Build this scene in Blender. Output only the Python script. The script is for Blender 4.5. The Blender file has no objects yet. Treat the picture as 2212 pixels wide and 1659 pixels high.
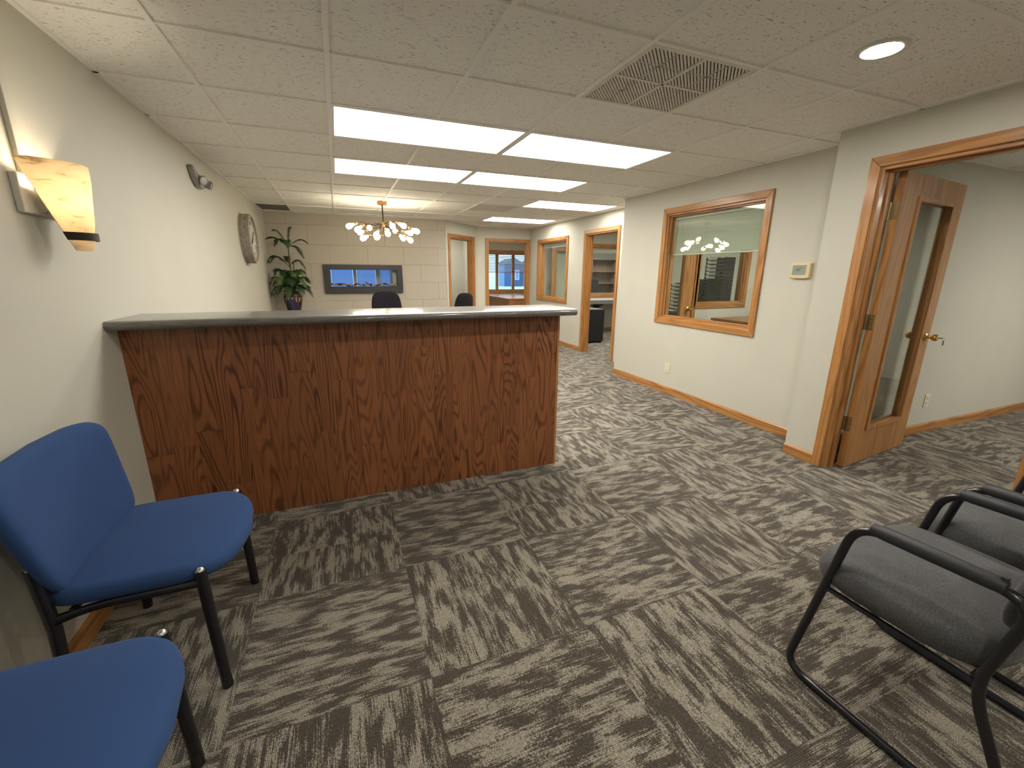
import bpy, bmesh, math, random
from mathutils import Vector, Matrix

random.seed(7)
S = bpy.context.scene
C = S.collection
PI = math.pi
T = 0.6096            # ceiling and carpet module (2 ft)
H = 2.2423            # ceiling height

# ------------------------------------------------------------------ camera
cam = bpy.data.cameras.new('camera')
cam.sensor_fit = 'HORIZONTAL'; cam.sensor_width = 36.0
cam.lens = 36.0 * 917.617 / 2212.0
cam.clip_start = 0.02; cam.clip_end = 300
camo = bpy.data.objects.new('camera', cam); C.objects.link(camo)
YAW, PITCH, ROLL = 0.3812, -0.2561, 0.0071
_F = Vector((math.sin(YAW)*math.cos(PITCH), math.cos(YAW)*math.cos(PITCH), math.sin(PITCH)))
_R = Vector((math.cos(YAW), -math.sin(YAW), 0)); _U = _R.cross(_F)
_r = math.cos(ROLL)*_R + math.sin(ROLL)*_U; _u = -math.sin(ROLL)*_R + math.cos(ROLL)*_U
M = Matrix((_r, _u, -_F)).transposed().to_4x4(); M.translation = Vector((0.9807, -0.3710, 1.3411))
camo.matrix_world = M
S.camera = camo

# ------------------------------------------------------------------ world, exposure
w = bpy.data.worlds.new('overcast_sky'); S.world = w; w.use_nodes = True
bg = w.node_tree.nodes['Background']
bg.inputs['Color'].default_value = (0.46, 0.76, 1.0, 1); bg.inputs['Strength'].default_value = 1.7
S.view_settings.view_transform = 'Standard'; S.view_settings.look = 'None'
S.view_settings.gamma = 1.0; S.view_settings.use_curve_mapping = False
S.view_settings.exposure = 0.34
L_TROFFER = 11.0
L_DOWN = 190.0
L_BULB = 20.0
L_SCONCE = 170.0
LIGHT_COL = (1.0, 0.955, 0.87)

# ------------------------------------------------------------------ materials
MATS = {}
def newmat(name):
    m = bpy.data.materials.new(name); m.use_nodes = True; MATS[name] = m
    return m, m.node_tree, m.node_tree.nodes['Principled BSDF']
def nd(nt, typ, **kw):
    n = nt.nodes.new(typ)
    for k, v in kw.items():
        if hasattr(n, k): setattr(n, k, v)
        else: n.inputs[k].default_value = v
    return n
def ln(nt, a, b): nt.links.new(a, b)
def math_(nt, op, a, b=None):
    n = nt.nodes.new('ShaderNodeMath'); n.operation = op
    for i, v in enumerate((a, b)):
        if v is None: continue
        if isinstance(v, (int, float)): n.inputs[i].default_value = v
        else: nt.links.new(v, n.inputs[i])
    return n.outputs[0]
def mixc(nt, fac, a, b):
    n = nt.nodes.new('ShaderNodeMix'); n.data_type = 'RGBA'
    for i, v in ((0, fac), (6, a), (7, b)):
        if isinstance(v, (int, float)): n.inputs[i].default_value = v
        elif isinstance(v, tuple): n.inputs[i].default_value = (*v, 1) if len(v) == 3 else v
        else: nt.links.new(v, n.inputs[i])
    return n.outputs[2]
def coords(nt, scale=(1, 1, 1), rot=(0, 0, 0), rnd=0.0):
    tc = nt.nodes.new('ShaderNodeTexCoord')
    vec = tc.outputs['Object']
    if rnd:
        oi = nt.nodes.new('ShaderNodeObjectInfo')
        a = nt.nodes.new('ShaderNodeVectorMath'); a.operation = 'ADD'
        cx = nt.nodes.new('ShaderNodeCombineXYZ')
        for i, k in enumerate((1.0, 1.7, 2.3)): nt.links.new(math_(nt, 'MULTIPLY', oi.outputs['Random'], rnd*k), cx.inputs[i])
        nt.links.new(vec, a.inputs[0]); nt.links.new(cx.outputs[0], a.inputs[1]); vec = a.outputs[0]
    mp = nt.nodes.new('ShaderNodeMapping'); mp.inputs['Scale'].default_value = scale; mp.inputs['Rotation'].default_value = rot
    nt.links.new(vec, mp.inputs['Vector'])
    return mp.outputs[0]
def noise(nt, vec, scale, detail=2.0, rough=0.5, dist=0.0):
    n = nt.nodes.new('ShaderNodeTexNoise'); n.inputs['Scale'].default_value = scale
    n.inputs['Detail'].default_value = detail; n.inputs['Roughness'].default_value = rough; n.inputs['Distortion'].default_value = dist
    nt.links.new(vec, n.inputs['Vector'])
    return n.outputs['Fac']
def ramp(nt, fac, *stops):
    r = nt.nodes.new('ShaderNodeValToRGB'); nt.links.new(fac, r.inputs[0])
    e = r.color_ramp.elements
    while len(e) < len(stops): e.new(0.5)
    for el, (p, c) in zip(e, stops):
        el.position = p; el.color = (*c, 1) if len(c) == 3 else c
    return r.outputs[0]
def bump(nt, bsdf, h, strength, dist):
    b = nt.nodes.new('ShaderNodeBump'); b.inputs['Strength'].default_value = strength; b.inputs['Distance'].default_value = dist
    nt.links.new(h, b.inputs['Height']); nt.links.new(b.outputs[0], bsdf.inputs['Normal'])

def plain(name, col, rough=0.5, metal=0.0, spec=0.5, noise_amt=0.0, nscale=40, bumpd=0.0):
    m, nt, b = newmat(name)
    b.inputs['Roughness'].default_value = rough; b.inputs['Metallic'].default_value = metal
    b.inputs['Specular IOR Level'].default_value = spec
    v = coords(nt)
    n = noise(nt, v, nscale, 3)
    if noise_amt:
        lo = tuple(c*(1-noise_amt) for c in col); hi = tuple(min(1, c*(1+noise_amt)) for c in col)
        ln(nt, ramp(nt, n, (0.3, lo), (0.7, hi)), b.inputs['Base Color'])
    else:
        b.inputs['Base Color'].default_value = (*col, 1)
    if bumpd: bump(nt, b, n, 0.5, bumpd)
    return m
def emit(name, col, strength):
    m, nt, b = newmat(name)
    b.inputs['Base Color'].default_value = (0.8, 0.8, 0.8, 1)
    b.inputs['Emission Color'].default_value = (*col, 1); b.inputs['Emission Strength'].default_value = strength
    return m
def wood(name, axis, dark, light, dens=1.0, rough=0.35, rnd=40.0, cath=1.0, coat=0.0, vary=0.25, rings=70.0, sharp=2.2):
    """oak: contour lines of a stretched noise field give cathedral grain along 'axis'"""
    m, nt, b = newmat(name)
    long_, cross = 0.55*cath, 7.0
    sc = [cross*dens]*3; sc['xyz'.index(axis)] = long_*dens
    v = coords(nt, tuple(sc), rnd=rnd)
    f = noise(nt, v, 1.0, 1.5, 0.45, 0.25)
    s = math_(nt, 'SINE', math_(nt, 'MULTIPLY', f, rings))
    s = math_(nt, 'ADD', math_(nt, 'MULTIPLY', s, 0.5), 0.5)
    s = math_(nt, 'POWER', s, sharp)
    sc2 = [190.0]*3; sc2['xyz'.index(axis)] = 7.0
    p = noise(nt, coords(nt, tuple(sc2), rnd=rnd), 1.0, 2, 0.6)
    g = math_(nt, 'MULTIPLY', s, ramp(nt, noise(nt, v, 0.45, 2), (0.3, (0.25,)*3), (0.7, (1,)*3)))
    g = math_(nt, 'ADD', math_(nt, 'MULTIPLY', g, 0.75), math_(nt, 'MULTIPLY', math_(nt, 'SUBTRACT', p, 0.42), 0.9))
    col = ramp(nt, g, (0.0, light), (0.35, tuple(0.55*l+0.45*d for l, d in zip(light, dark))), (0.9, dark))
    if vary:
        oi = nt.nodes.new('ShaderNodeObjectInfo')
        br = math_(nt, 'ADD', math_(nt, 'MULTIPLY', oi.outputs['Random'], vary), 1.0 - vary*0.5)
        hs = nt.nodes.new('ShaderNodeHueSaturation'); ln(nt, br, hs.inputs['Value']); ln(nt, col, hs.inputs['Color']); col = hs.outputs[0]
    ln(nt, col, b.inputs['Base Color'])
    b.inputs['Roughness'].default_value = rough
    if coat: b.inputs['Coat Weight'].default_value = coat; b.inputs['Coat Roughness'].default_value = 0.12
    bump(nt, b, p, 0.12, 0.001)
    return m

OAK_D, OAK_L = (0.22, 0.088, 0.022), (0.50, 0.235, 0.072)
for ax in 'xyz':
    wood('oak_'+ax, ax, OAK_D, OAK_L, 1.0, 0.36, coat=0.25, vary=0.12)
wood('panel_oak', 'z', (0.055, 0.016, 0.006), (0.305, 0.112, 0.042), 1.15, 0.40, cath=1.7, vary=0.16, rings=105.0, sharp=3.2)
wood('desk_wood', 'x', (0.20, 0.085, 0.03), (0.40, 0.19, 0.075), 1.0, 0.35)
wood('shelf_wood', 'z', (0.10, 0.065, 0.045), (0.20, 0.14, 0.10), 1.0, 0.5)

def wallpaint(name, col):
    m, nt, b = newmat(name)
    v = coords(nt)
    n1 = noise(nt, v, 160, 2); n2 = noise(nt, v, 3, 2)
    ln(nt, ramp(nt, n2, (0.3, tuple(c*0.985 for c in col)), (0.7, tuple(c*1.015 for c in col))), b.inputs['Base Color'])
    b.inputs['Roughness'].default_value = 0.6; b.inputs['Specular IOR Level'].default_value = 0.3
    bump(nt, b, n1, 0.16, 0.002)
    return m
wallpaint('wall_paint', (0.585, 0.570, 0.490))
wallpaint('stone_face', (0.56, 0.515, 0.44))
plain('grout', (0.40, 0.365, 0.31), 0.9)

def ceiling_mat():
    m, nt, b = newmat('ceiling_tile')
    v = coords(nt, rnd=30)
    fis = noise(nt, coords(nt, (44, 150, 1), rnd=30), 1.0, 2, 0.6, 0.8)
    spk = noise(nt, v, 330, 2, 0.6)
    mask = math_(nt, 'MAXIMUM', ramp(nt, fis, (0.62, (0, 0, 0)), (0.67, (1, 1, 1))), ramp(nt, spk, (0.60, (0, 0, 0)), (0.74, (0.5, 0.5, 0.5))))
    ln(nt, mixc(nt, mask, (0.90, 0.885, 0.845), (0.42, 0.405, 0.37)), b.inputs['Base Color'])
    b.inputs['Roughness'].default_value = 0.9; b.inputs['Specular IOR Level'].default_value = 0.1
    bump(nt, b, math_(nt, 'SUBTRACT', 1.0, mask), 0.35, 0.003)
ceiling_mat()
plain('tee_white', (0.88, 0.865, 0.82), 0.5)
plain('ceiling_plain', (0.88, 0.855, 0.78), 0.9, noise_amt=0.03)

def carpet_mat():
    m, nt, b = newmat('carpet')
    blob = noise(nt, coords(nt, (7.0, 22.0, 1), (0, 0, 0.78), rnd=60), 1.0, 2.0, 0.55, 0.3)
    blob2 = noise(nt, coords(nt, (8.0, 30.0, 1), (0, 0, -0.6), rnd=90), 1.0, 2.0, 0.5, 0.3)
    lines = noise(nt, coords(nt, (10.0, 205.0, 1), rnd=60), 1.0, 1.0, 0.5)
    loops = noise(nt, coords(nt, (260.0, 230.0, 1), rnd=10), 1.0, 1.0, 0.5)
    f = math_(nt, 'ADD', math_(nt, 'MULTIPLY', blob, 0.62), math_(nt, 'MULTIPLY', blob2, 0.38))
    f = math_(nt, 'ADD', f, math_(nt, 'MULTIPLY', math_(nt, 'SUBTRACT', lines, 0.5), 0.34))
    f = math_(nt, 'ADD', f, math_(nt, 'MULTIPLY', math_(nt, 'SUBTRACT', loops, 0.5), 0.26))
    k = ramp(nt, f, (0.468, (0, 0, 0)), (0.575, (1, 1, 1)))
    dk = ramp(nt, loops, (0.3, (0.056, 0.047, 0.037)), (0.75, (0.125, 0.106, 0.085)))
    lt = ramp(nt, loops, (0.3, (0.215, 0.192, 0.150)), (0.7, (0.46, 0.42, 0.34)))
    tc = nt.nodes.new('ShaderNodeTexCoord'); sx = nt.nodes.new('ShaderNodeSeparateXYZ'); ln(nt, tc.outputs['Object'], sx.inputs[0])
    rib = math_(nt, 'SINE', math_(nt, 'MULTIPLY', sx.outputs[1], 2*PI/0.0051))
    ribv = math_(nt, 'ADD', math_(nt, 'MULTIPLY', rib, 0.17), 0.83)
    col = mixc(nt, k, dk, lt)
    hs = nt.nodes.new('ShaderNodeHueSaturation'); ln(nt, ribv, hs.inputs['Value']); ln(nt, col, hs.inputs['Color'])
    ln(nt, hs.outputs[0], b.inputs['Base Color'])
    b.inputs['Roughness'].default_value = 0.95; b.inputs['Specular IOR Level'].default_value = 0.08
    b.inputs['Sheen Weight'].default_value = 0.15
    bump(nt, b, math_(nt, 'ADD', rib, math_(nt, 'MULTIPLY', loops, 2.0)), 0.35, 0.002)
carpet_mat()
plain('carpet_backing', (0.06, 0.05, 0.04), 0.95)

def fabric(name, c1, c2, scale=900, sheen=0.25):
    m, nt, b = newmat(name)
    v = coords(nt)
    n = noise(nt, v, scale, 2, 0.7); n2 = noise(nt, v, 9, 2)
    f = math_(nt, 'ADD', math_(nt, 'MULTIPLY', n, 0.8), math_(nt, 'MULTIPLY', n2, 0.2))
    ln(nt, ramp(nt, f, (0.35, c1), (0.65, c2)), b.inputs['Base Color'])
    b.inputs['Roughness'].default_value = 0.9; b.inputs['Specular IOR Level'].default_value = 0.15
    b.inputs['Sheen Weight'].default_value = sheen; b.inputs['Sheen Roughness'].default_value = 0.5
    bump(nt, b, n, 0.2, 0.001)
    return m
fabric('blue_vinyl', (0.030, 0.068, 0.185), (0.037, 0.082, 0.215), 1200, 0.06)
fabric('grey_fabric', (0.042, 0.042, 0.044), (0.135, 0.134, 0.138), 420, 0.12)
fabric('black_fabric', (0.007, 0.006, 0.009), (0.012, 0.010, 0.015), 900, 0.02)
fabric('navy_fabric', (0.008, 0.007, 0.020), (0.013, 0.012, 0.030), 900, 0.02)
plain('black_metal', (0.012, 0.012, 0.016), 0.22, 0.0, 0.6)
plain('black_plastic', (0.018, 0.018, 0.022), 0.45)
plain('black_pad', (0.030, 0.031, 0.036), 0.5)
plain('glide_silver', (0.6, 0.6, 0.6), 0.25, 1.0)
plain('brass', (0.80, 0.56, 0.20), 0.16, 1.0)
plain('old_brass', (0.42, 0.33, 0.18), 0.3, 1.0)
plain('bronze', (0.028, 0.020, 0.016), 0.45, 0.3)
plain('copper', (0.55, 0.27, 0.10), 0.35, 0.8)
plain('steel', (0.55, 0.55, 0.55), 0.3, 1.0)
plain('grey_steel', (0.30, 0.29, 0.28), 0.4, 0.6)
plain('white_metal', (0.66, 0.63, 0.56), 0.45)
plain('duct_grey', (0.22, 0.21, 0.20), 0.8)
plain('dark_void', (0.02, 0.02, 0.022), 0.8)
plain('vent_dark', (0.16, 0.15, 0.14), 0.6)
plain('vent_white', (0.70, 0.67, 0.61), 0.5)
plain('blind_sage', (0.46, 0.47, 0.38), 0.5)
plain('blind_pale', (0.55, 0.58, 0.60), 0.6)
plain('cream_plastic', (0.72, 0.58, 0.34), 0.4)
plain('lcd', (0.30, 0.34, 0.28), 0.2)
plain('lcd_ink', (0.10, 0.12, 0.09), 0.4)
plain('outlet_cream', (0.72, 0.67, 0.50), 0.4)
plain('slot_dark', (0.05, 0.04, 0.03), 0.6)
plain('snow', (0.80, 0.84, 0.90), 0.9)
plain('siding_light', (0.22, 0.33, 0.50), 0.7)  # house siding with daylight mixed in; also for the pane and shed door
plain('siding_shaded', (0.07, 0.13, 0.25), 0.7)  # same siding turned from the daylight, shade put into the colour
plain('roof_grey', (0.15, 0.17, 0.2), 0.9)
plain('leaf_dark', (0.022, 0.050, 0.016), 0.45, noise_amt=0.4, nscale=8)
plain('leaf_mid', (0.045, 0.105, 0.026), 0.45, noise_amt=0.4, nscale=8)
plain('leaf_light', (0.13, 0.22, 0.05), 0.45, noise_amt=0.3, nscale=8)
plain('stem_green', (0.12, 0.13, 0.05), 0.6)
plain('pot_red', (0.055, 0.014, 0.012), 0.25, noise_amt=0.4)
plain('pot_rib', (0.10, 0.03, 0.025), 0.3)
plain('pot_gap', (0.36, 0.28, 0.24), 0.4)
plain('soil', (0.03, 0.02, 0.015), 0.95)
plain('ash_frame', (0.040, 0.040, 0.046), 0.42)
plain('driftwood', (0.36, 0.28, 0.20), 0.8, noise_amt=0.6, nscale=25)
plain('driftwood_dark', (0.06, 0.045, 0.035), 0.8, noise_amt=0.5, nscale=25)
plain('clock_grey', (0.29, 0.255, 0.215), 0.7, noise_amt=0.25, nscale=30)
plain('clock_edge', (0.48, 0.44, 0.37), 0.7)
plain('clock_face', (0.55, 0.52, 0.46), 0.6, noise_amt=0.12, nscale=12)
plain('ink', (0.03, 0.03, 0.035), 0.6)
plain('tray_black', (0.022, 0.023, 0.025), 0.4)
plain('card_grey', (0.75, 0.76, 0.75), 0.5)
plain('trim_edge', (0.33, 0.13, 0.04), 0.5)

def laminate():
    m, nt, b = newmat('laminate')
    v = coords(nt)
    a = noise(nt, coords(nt, (14, 160, 160)), 1.0, 3, 0.6); c = noise(nt, v, 260, 2, 0.6)
    f = math_(nt, 'ADD', math_(nt, 'MULTIPLY', a, 0.5), math_(nt, 'MULTIPLY', c, 0.5))
    ln(nt, ramp(nt, f, (0.35, (0.085, 0.08, 0.078)), (0.62, (0.19, 0.18, 0.172))), b.inputs['Base Color'])
    b.inputs['Roughness'].default_value = 0.35; b.inputs['Coat Weight'].default_value = 0.8; b.inputs['Coat Roughness'].default_value = 0.12
laminate()
plain('laminate_pale', (0.50, 0.48, 0.44), 0.35, noise_amt=0.05)

def glass_mat(name, boost=1.7, tint=(0.94, 0.97, 0.95), ior=1.45, rough=0.0):
    m = bpy.data.materials.new(name); m.use_nodes = True; MATS[name] = m; nt = m.node_tree
    nt.nodes.clear()
    o = nt.nodes.new('ShaderNodeOutputMaterial'); t = nt.nodes.new('ShaderNodeBsdfTransparent'); g = nt.nodes.new('ShaderNodeBsdfGlossy')
    t.inputs[0].default_value = (*tint, 1); g.inputs['Roughness'].default_value = rough
    lw = nt.nodes.new('ShaderNodeLayerWeight'); lw.inputs['Blend'].default_value = 0.5
    fr = math_(nt, 'ADD', math_(nt, 'MULTIPLY', math_(nt, 'POWER', lw.outputs['Facing'], 5.0), 0.96), 0.04)
    mx = nt.nodes.new('ShaderNodeMixShader')
    k = math_(nt, 'MINIMUM', math_(nt, 'MULTIPLY', fr, boost), 1.0)
    ln(nt, k, mx.inputs[0]); ln(nt, t.outputs[0], mx.inputs[1]); ln(nt, g.outputs[0], mx.inputs[2]); ln(nt, mx.outputs[0], o.inputs[0])
glass_mat('glass', 1.0)
glass_mat('glass_out', 0.8, (0.97, 0.98, 1.0))
def mirror_mat():
    m, nt, b = newmat('smoked_mirror')
    b.inputs['Base Color'].default_value = (0.55, 0.55, 0.57, 1); b.inputs['Metallic'].default_value = 1.0; b.inputs['Roughness'].default_value = 0.02
mirror_mat()
def alabaster():
    m = bpy.data.materials.new('alabaster'); m.use_nodes = True; MATS['alabaster'] = m; nt = m.node_tree; nt.nodes.clear()
    o = nt.nodes.new('ShaderNodeOutputMaterial')
    v = coords(nt, (1, 1, 1))
    vein = noise(nt, coords(nt, (12, 12, 42), (0.5, 0.3, 0)), 1.0, 5, 0.7, 0.8)
    c = ramp(nt, vein, (0.33, (0.50, 0.36, 0.20)), (0.42, (0.82, 0.71, 0.53)), (0.7, (0.90, 0.81, 0.65)))
    d = nt.nodes.new('ShaderNodeBsdfDiffuse'); t = nt.nodes.new('ShaderNodeBsdfTranslucent')
    ln(nt, c, d.inputs[0]); ln(nt, c, t.inputs[0])
    mx = nt.nodes.new('ShaderNodeMixShader'); mx.inputs[0].default_value = 0.45
    ln(nt, d.outputs[0], mx.inputs[1]); ln(nt, t.outputs[0], mx.inputs[2]); ln(nt, mx.outputs[0], o.inputs[0])
alabaster()
def blind_skylit():
    m = bpy.data.materials.new('blind_skylit'); m.use_nodes = True; MATS['blind_skylit'] = m; nt = m.node_tree; nt.nodes.clear()
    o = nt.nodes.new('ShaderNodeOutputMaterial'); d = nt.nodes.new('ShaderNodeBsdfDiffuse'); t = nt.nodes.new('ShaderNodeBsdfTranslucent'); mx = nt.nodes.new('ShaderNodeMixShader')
    v = noise(nt, coords(nt), 20, 2); c = ramp(nt, v, (0.3, (0.60, 0.73, 0.97)), (0.7, (0.64, 0.77, 0.98)))  # bluish cast of the skylight is put into the slat colour
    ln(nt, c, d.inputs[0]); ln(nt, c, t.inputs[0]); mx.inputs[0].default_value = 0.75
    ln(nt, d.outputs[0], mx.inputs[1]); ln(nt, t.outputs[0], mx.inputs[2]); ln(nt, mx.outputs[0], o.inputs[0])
blind_skylit()
emit('troffer_lens', LIGHT_COL, L_TROFFER)
emit('troffer_lens_dim', LIGHT_COL, L_TROFFER*0.9)
emit('troffer_lens_bright', LIGHT_COL, L_TROFFER*1.9)
emit('downlight_lens', (1.0, 0.95, 0.86), L_DOWN)
emit('sconce_bulb', (1.0, 0.88, 0.69), L_SCONCE)
emit('bulb_glow', (1.0, 0.86, 0.62), L_BULB)

# ------------------------------------------------------------------ mesh helpers
class MB:
    def __init__(s): s.v = []; s.f = []
    def add(s, vs, fs):
        o = len(s.v); s.v += [tuple(p) for p in vs]; s.f += [tuple(i+o for i in f) for f in fs]; return s
    def box(s, x0, x1, y0, y1, z0, z1):
        return s.add([(x0,y0,z0),(x1,y0,z0),(x1,y1,z0),(x0,y1,z0),(x0,y0,z1),(x1,y0,z1),(x1,y1,z1),(x0,y1,z1)],
                     [(0,3,2,1),(4,5,6,7),(0,1,5,4),(1,2,6,5),(2,3,7,6),(3,0,4,7)])
    def hexa(s, p): # 8 points, same order as box
        return s.add(p, [(0,3,2,1),(4,5,6,7),(0,1,5,4),(1,2,6,5),(2,3,7,6),(3,0,4,7)])
    def prism(s, poly, a0, a1, fn):
        """poly: 2-d polygon, fn(u,v,a)->xyz, extruded a0..a1"""
        n = len(poly)
        vs = [fn(u, v, a0) for u, v in poly] + [fn(u, v, a1) for u, v in poly]
        return s.add(vs, [tuple(range(n-1, -1, -1)), tuple(range(n, 2*n))] + [(i, (i+1) % n, n+(i+1) % n, n+i) for i in range(n)])
    def tube(s, path, r, n=10, closed=False, caps=True):
        P = [Vector(p) for p in path]; m = len(P)
        rr = r if isinstance(r, (list, tuple)) else [r]*m
        prev = None; vs = []
        for i in range(m):
            if closed: t = P[(i+1) % m]-P[i-1]
            else: t = P[min(i+1, m-1)]-P[max(i-1, 0)]
            t.normalize()
            if prev is None:
                a = Vector((0,0,1)) if abs(t.z) < 0.9 else Vector((1,0,0)); nrm = t.cross(a).normalized()
            else:
                nrm = (prev - t*prev.dot(t)); nrm = nrm.normalized() if nrm.length > 1e-6 else t.orthogonal().normalized()
            prev = nrm; bn = t.cross(nrm)
            vs += [P[i] + rr[i]*(math.cos(2*PI*k/n)*nrm + math.sin(2*PI*k/n)*bn) for k in range(n)]
        fs = []
        for i in range(m if closed else m-1):
            j = (i+1) % m
            fs += [(i*n+k, i*n+(k+1) % n, j*n+(k+1) % n, j*n+k) for k in range(n)]
        if caps and not closed: fs += [tuple(range(n-1, -1, -1)), tuple((m-1)*n+k for k in range(n))]
        return s.add(vs, fs)
    def lathe(s, prof, c=(0,0,0), n=24, fn=None, a0=0.0, a1=2*PI, caps=True):
        """prof: (r, z); fn maps local (x,y,z)"""
        full = abs(a1-a0-2*PI) < 1e-6; m = n if full else n+1
        vs = []
        for r, z in prof:
            for k in range(m):
                a = a0+(a1-a0)*k/n; p = (r*math.cos(a), r*math.sin(a), z)
                if fn: p = fn(*p)
                vs.append((p[0]+c[0], p[1]+c[1], p[2]+c[2]))
        fs = []
        for i in range(len(prof)-1):
            for k in range(n):
                k2 = (k+1) % m
                fs.append((i*m+k, i*m+k2, (i+1)*m+k2, (i+1)*m+k))
        if full and caps:
            if prof[0][0] > 1e-5: fs.append(tuple(range(m-1, -1, -1)))
            if prof[-1][0] > 1e-5: fs.append(tuple((len(prof)-1)*m+k for k in range(m)))
        return s.add(vs, fs)
    def pad(s, outline, rings, fn):
        """outline 2-d closed polygon about 0,0; rings (scale, height); fn(u,v,h)->xyz; closed pad"""
        n = len(outline); vs = []
        for sc, h in rings: vs += [fn(u*sc, v*sc, h) for u, v in outline]
        fs = [(i*n+k, i*n+(k+1) % n, (i+1)*n+(k+1) % n, (i+1)*n+k) for i in range(len(rings)-1) for k in range(n)]
        fs += [tuple(range(n-1, -1, -1)), tuple((len(rings)-1)*n+k for k in range(n))]
        return s.add(vs, fs)
    def mesh(s, name, mat, smooth=False):
        me = bpy.data.meshes.new(name); me.from_pydata(s.v, [], s.f)
        bm = bmesh.new(); bm.from_mesh(me)
        bmesh.ops.remove_doubles(bm, verts=bm.verts, dist=1e-6)
        bmesh.ops.recalc_face_normals(bm, faces=bm.faces); bm.to_mesh(me); bm.free()
        me.materials.append(MATS[mat])
        if smooth:
            for p in me.polygons: p.use_smooth = True
        return me
    def build(s, name, mat, parent=None, smooth=False, bevel=0.0, seg=2, angle=0.7):
        me = s.mesh(name, mat, smooth)
        if smooth: me.set_sharp_from_angle(angle=angle)
        o = bpy.data.objects.new(name, me); C.objects.link(o)
        if parent is not None: o.parent = parent
        if bevel:
            b = o.modifiers.new('bevel', 'BEVEL'); b.width = bevel; b.segments = seg; b.limit_method = 'ANGLE'; b.angle_limit = 0.6
        return o
def link(me, name, parent=None, loc=(0,0,0), rotz=0.0):
    o = bpy.data.objects.new(name, me); C.objects.link(o); o.location = loc; o.rotation_euler = (0,0,rotz)
    if parent is not None: o.parent = parent
    return o
def tag(o, label, cat, group=None, kind=None):
    if label: o['label'] = label
    if cat: o['category'] = cat
    if group: o['group'] = group
    if kind: o['kind'] = kind
    return o
def thing(name, label, cat, loc=(0,0,0), rotz=0.0, group=None):
    o = bpy.data.objects.new(name, None); C.objects.link(o); o.location = loc; o.rotation_euler = (0,0,rotz); o.empty_display_size = 0.1
    return tag(o, label, cat, group)
def struct(o, label=None):
    o['kind'] = 'structure'
    if label: o['label'] = label
    return o
def struct_empty(name, loc=(0,0,0), rotz=0.0, label=None):
    o = bpy.data.objects.new(name, None); C.objects.link(o); o.location = loc; o.rotation_euler = (0,0,rotz); o.empty_display_size = 0.1
    return struct(o, label)
def dup(root, loc, rotz, label=None):
    r = root.copy(); C.objects.link(r); r.location = loc; r.rotation_euler = (0,0,rotz)
    if label: r['label'] = label
    for ch in list(root.children):
        c = ch.copy(); C.objects.link(c); c.parent = r
        for g in list(ch.children):
            d = g.copy(); C.objects.link(d); d.parent = c
    return r
def text_mesh(txt, size, mat, name, depth=0.0006):
    cu = bpy.data.curves.new(name, 'FONT'); cu.body = txt; cu.size = size; cu.align_x = 'CENTER'; cu.align_y = 'CENTER'; cu.extrude = depth
    to = bpy.data.objects.new(name, cu); C.objects.link(to)
    dg = bpy.context.evaluated_depsgraph_get()
    me = bpy.data.meshes.new_from_object(to.evaluated_get(dg)); bpy.data.objects.remove(to); bpy.data.curves.remove(cu)
    me.materials.clear(); me.materials.append(MATS[mat])
    return me
def arc(cx, cz, r, a0, a1, n=6): return [(cx+r*math.cos(a0+(a1-a0)*i/n), cz+r*math.sin(a0+(a1-a0)*i/n)) for i in range(n+1)]
def rounded(path, r, n=5):
    """round the corners of a 3-d polyline"""
    P = [Vector(p) for p in path]; out = [P[0]]
    for i in range(1, len(P)-1):
        a = (P[i-1]-P[i]); b = (P[i+1]-P[i]); d = min(r, a.length*0.48, b.length*0.48)
        p0 = P[i]+a.normalized()*d; p2 = P[i]+b.normalized()*d
        for k in range(n+1):
            t = k/n; out.append((1-t)**2*p0 + 2*t*(1-t)*P[i] + t*t*p2)
    out.append(P[-1]); return out

# ------------------------------------------------------------------ floor with carpet tiles
floor = struct(MB().box(-0.12, 9.9, -2.12, 11.62, -0.12, -0.006).build('floor', 'carpet_backing'), 'dark patterned carpet tile floor')
CT0X, CT0Y = 0.5506, 0.795
_ct = {}
def carpet_region(x0, x1, y0, y1):
    i0 = math.floor((x0-CT0X)/T); i1 = math.ceil((x1-CT0X)/T)
    j0 = math.floor((y0-CT0Y)/T); j1 = math.ceil((y1-CT0Y)/T)
    for i in range(i0, i1):
        for j in range(j0, j1):
            ax, bx = max(x0, CT0X+i*T), min(x1, CT0X+(i+1)*T); ay, by = max(y0, CT0Y+j*T), min(y1, CT0Y+(j+1)*T)
            w_, d_ = bx-ax, by-ay
            if w_ < 0.02 or d_ < 0.02: continue
            rot = (i+j) % 2 == 1
            if rot: w_, d_ = d_, w_
            key = (round(w_, 3), round(d_, 3))
            if key not in _ct:
                g = 0.0004
                _ct[key] = MB().box(-w_/2+g, w_/2-g, -d_/2+g, d_/2-g, -0.006, 0).mesh('carpet_tile', 'carpet')
            k = (i*7+j*13) % 2
            link(_ct[key], 'carpet_tile', floor, ((ax+bx)/2, (ay+by)/2, 0), (PI/2 if rot else 0) + (PI if k else 0))
carpet_region(0, 4.10, -1.2, 1.70)
carpet_region(0, 4.41, 1.70, 4.42)
carpet_region(0, 4.87, 4.42, 7.60)
carpet_region(2.9, 4.87, 7.60, 8.35)
carpet_region(4.10, 7.9, -0.3, 1.575)
carpet_region(4.87, 7.9, 5.0, 8.35)

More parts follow.
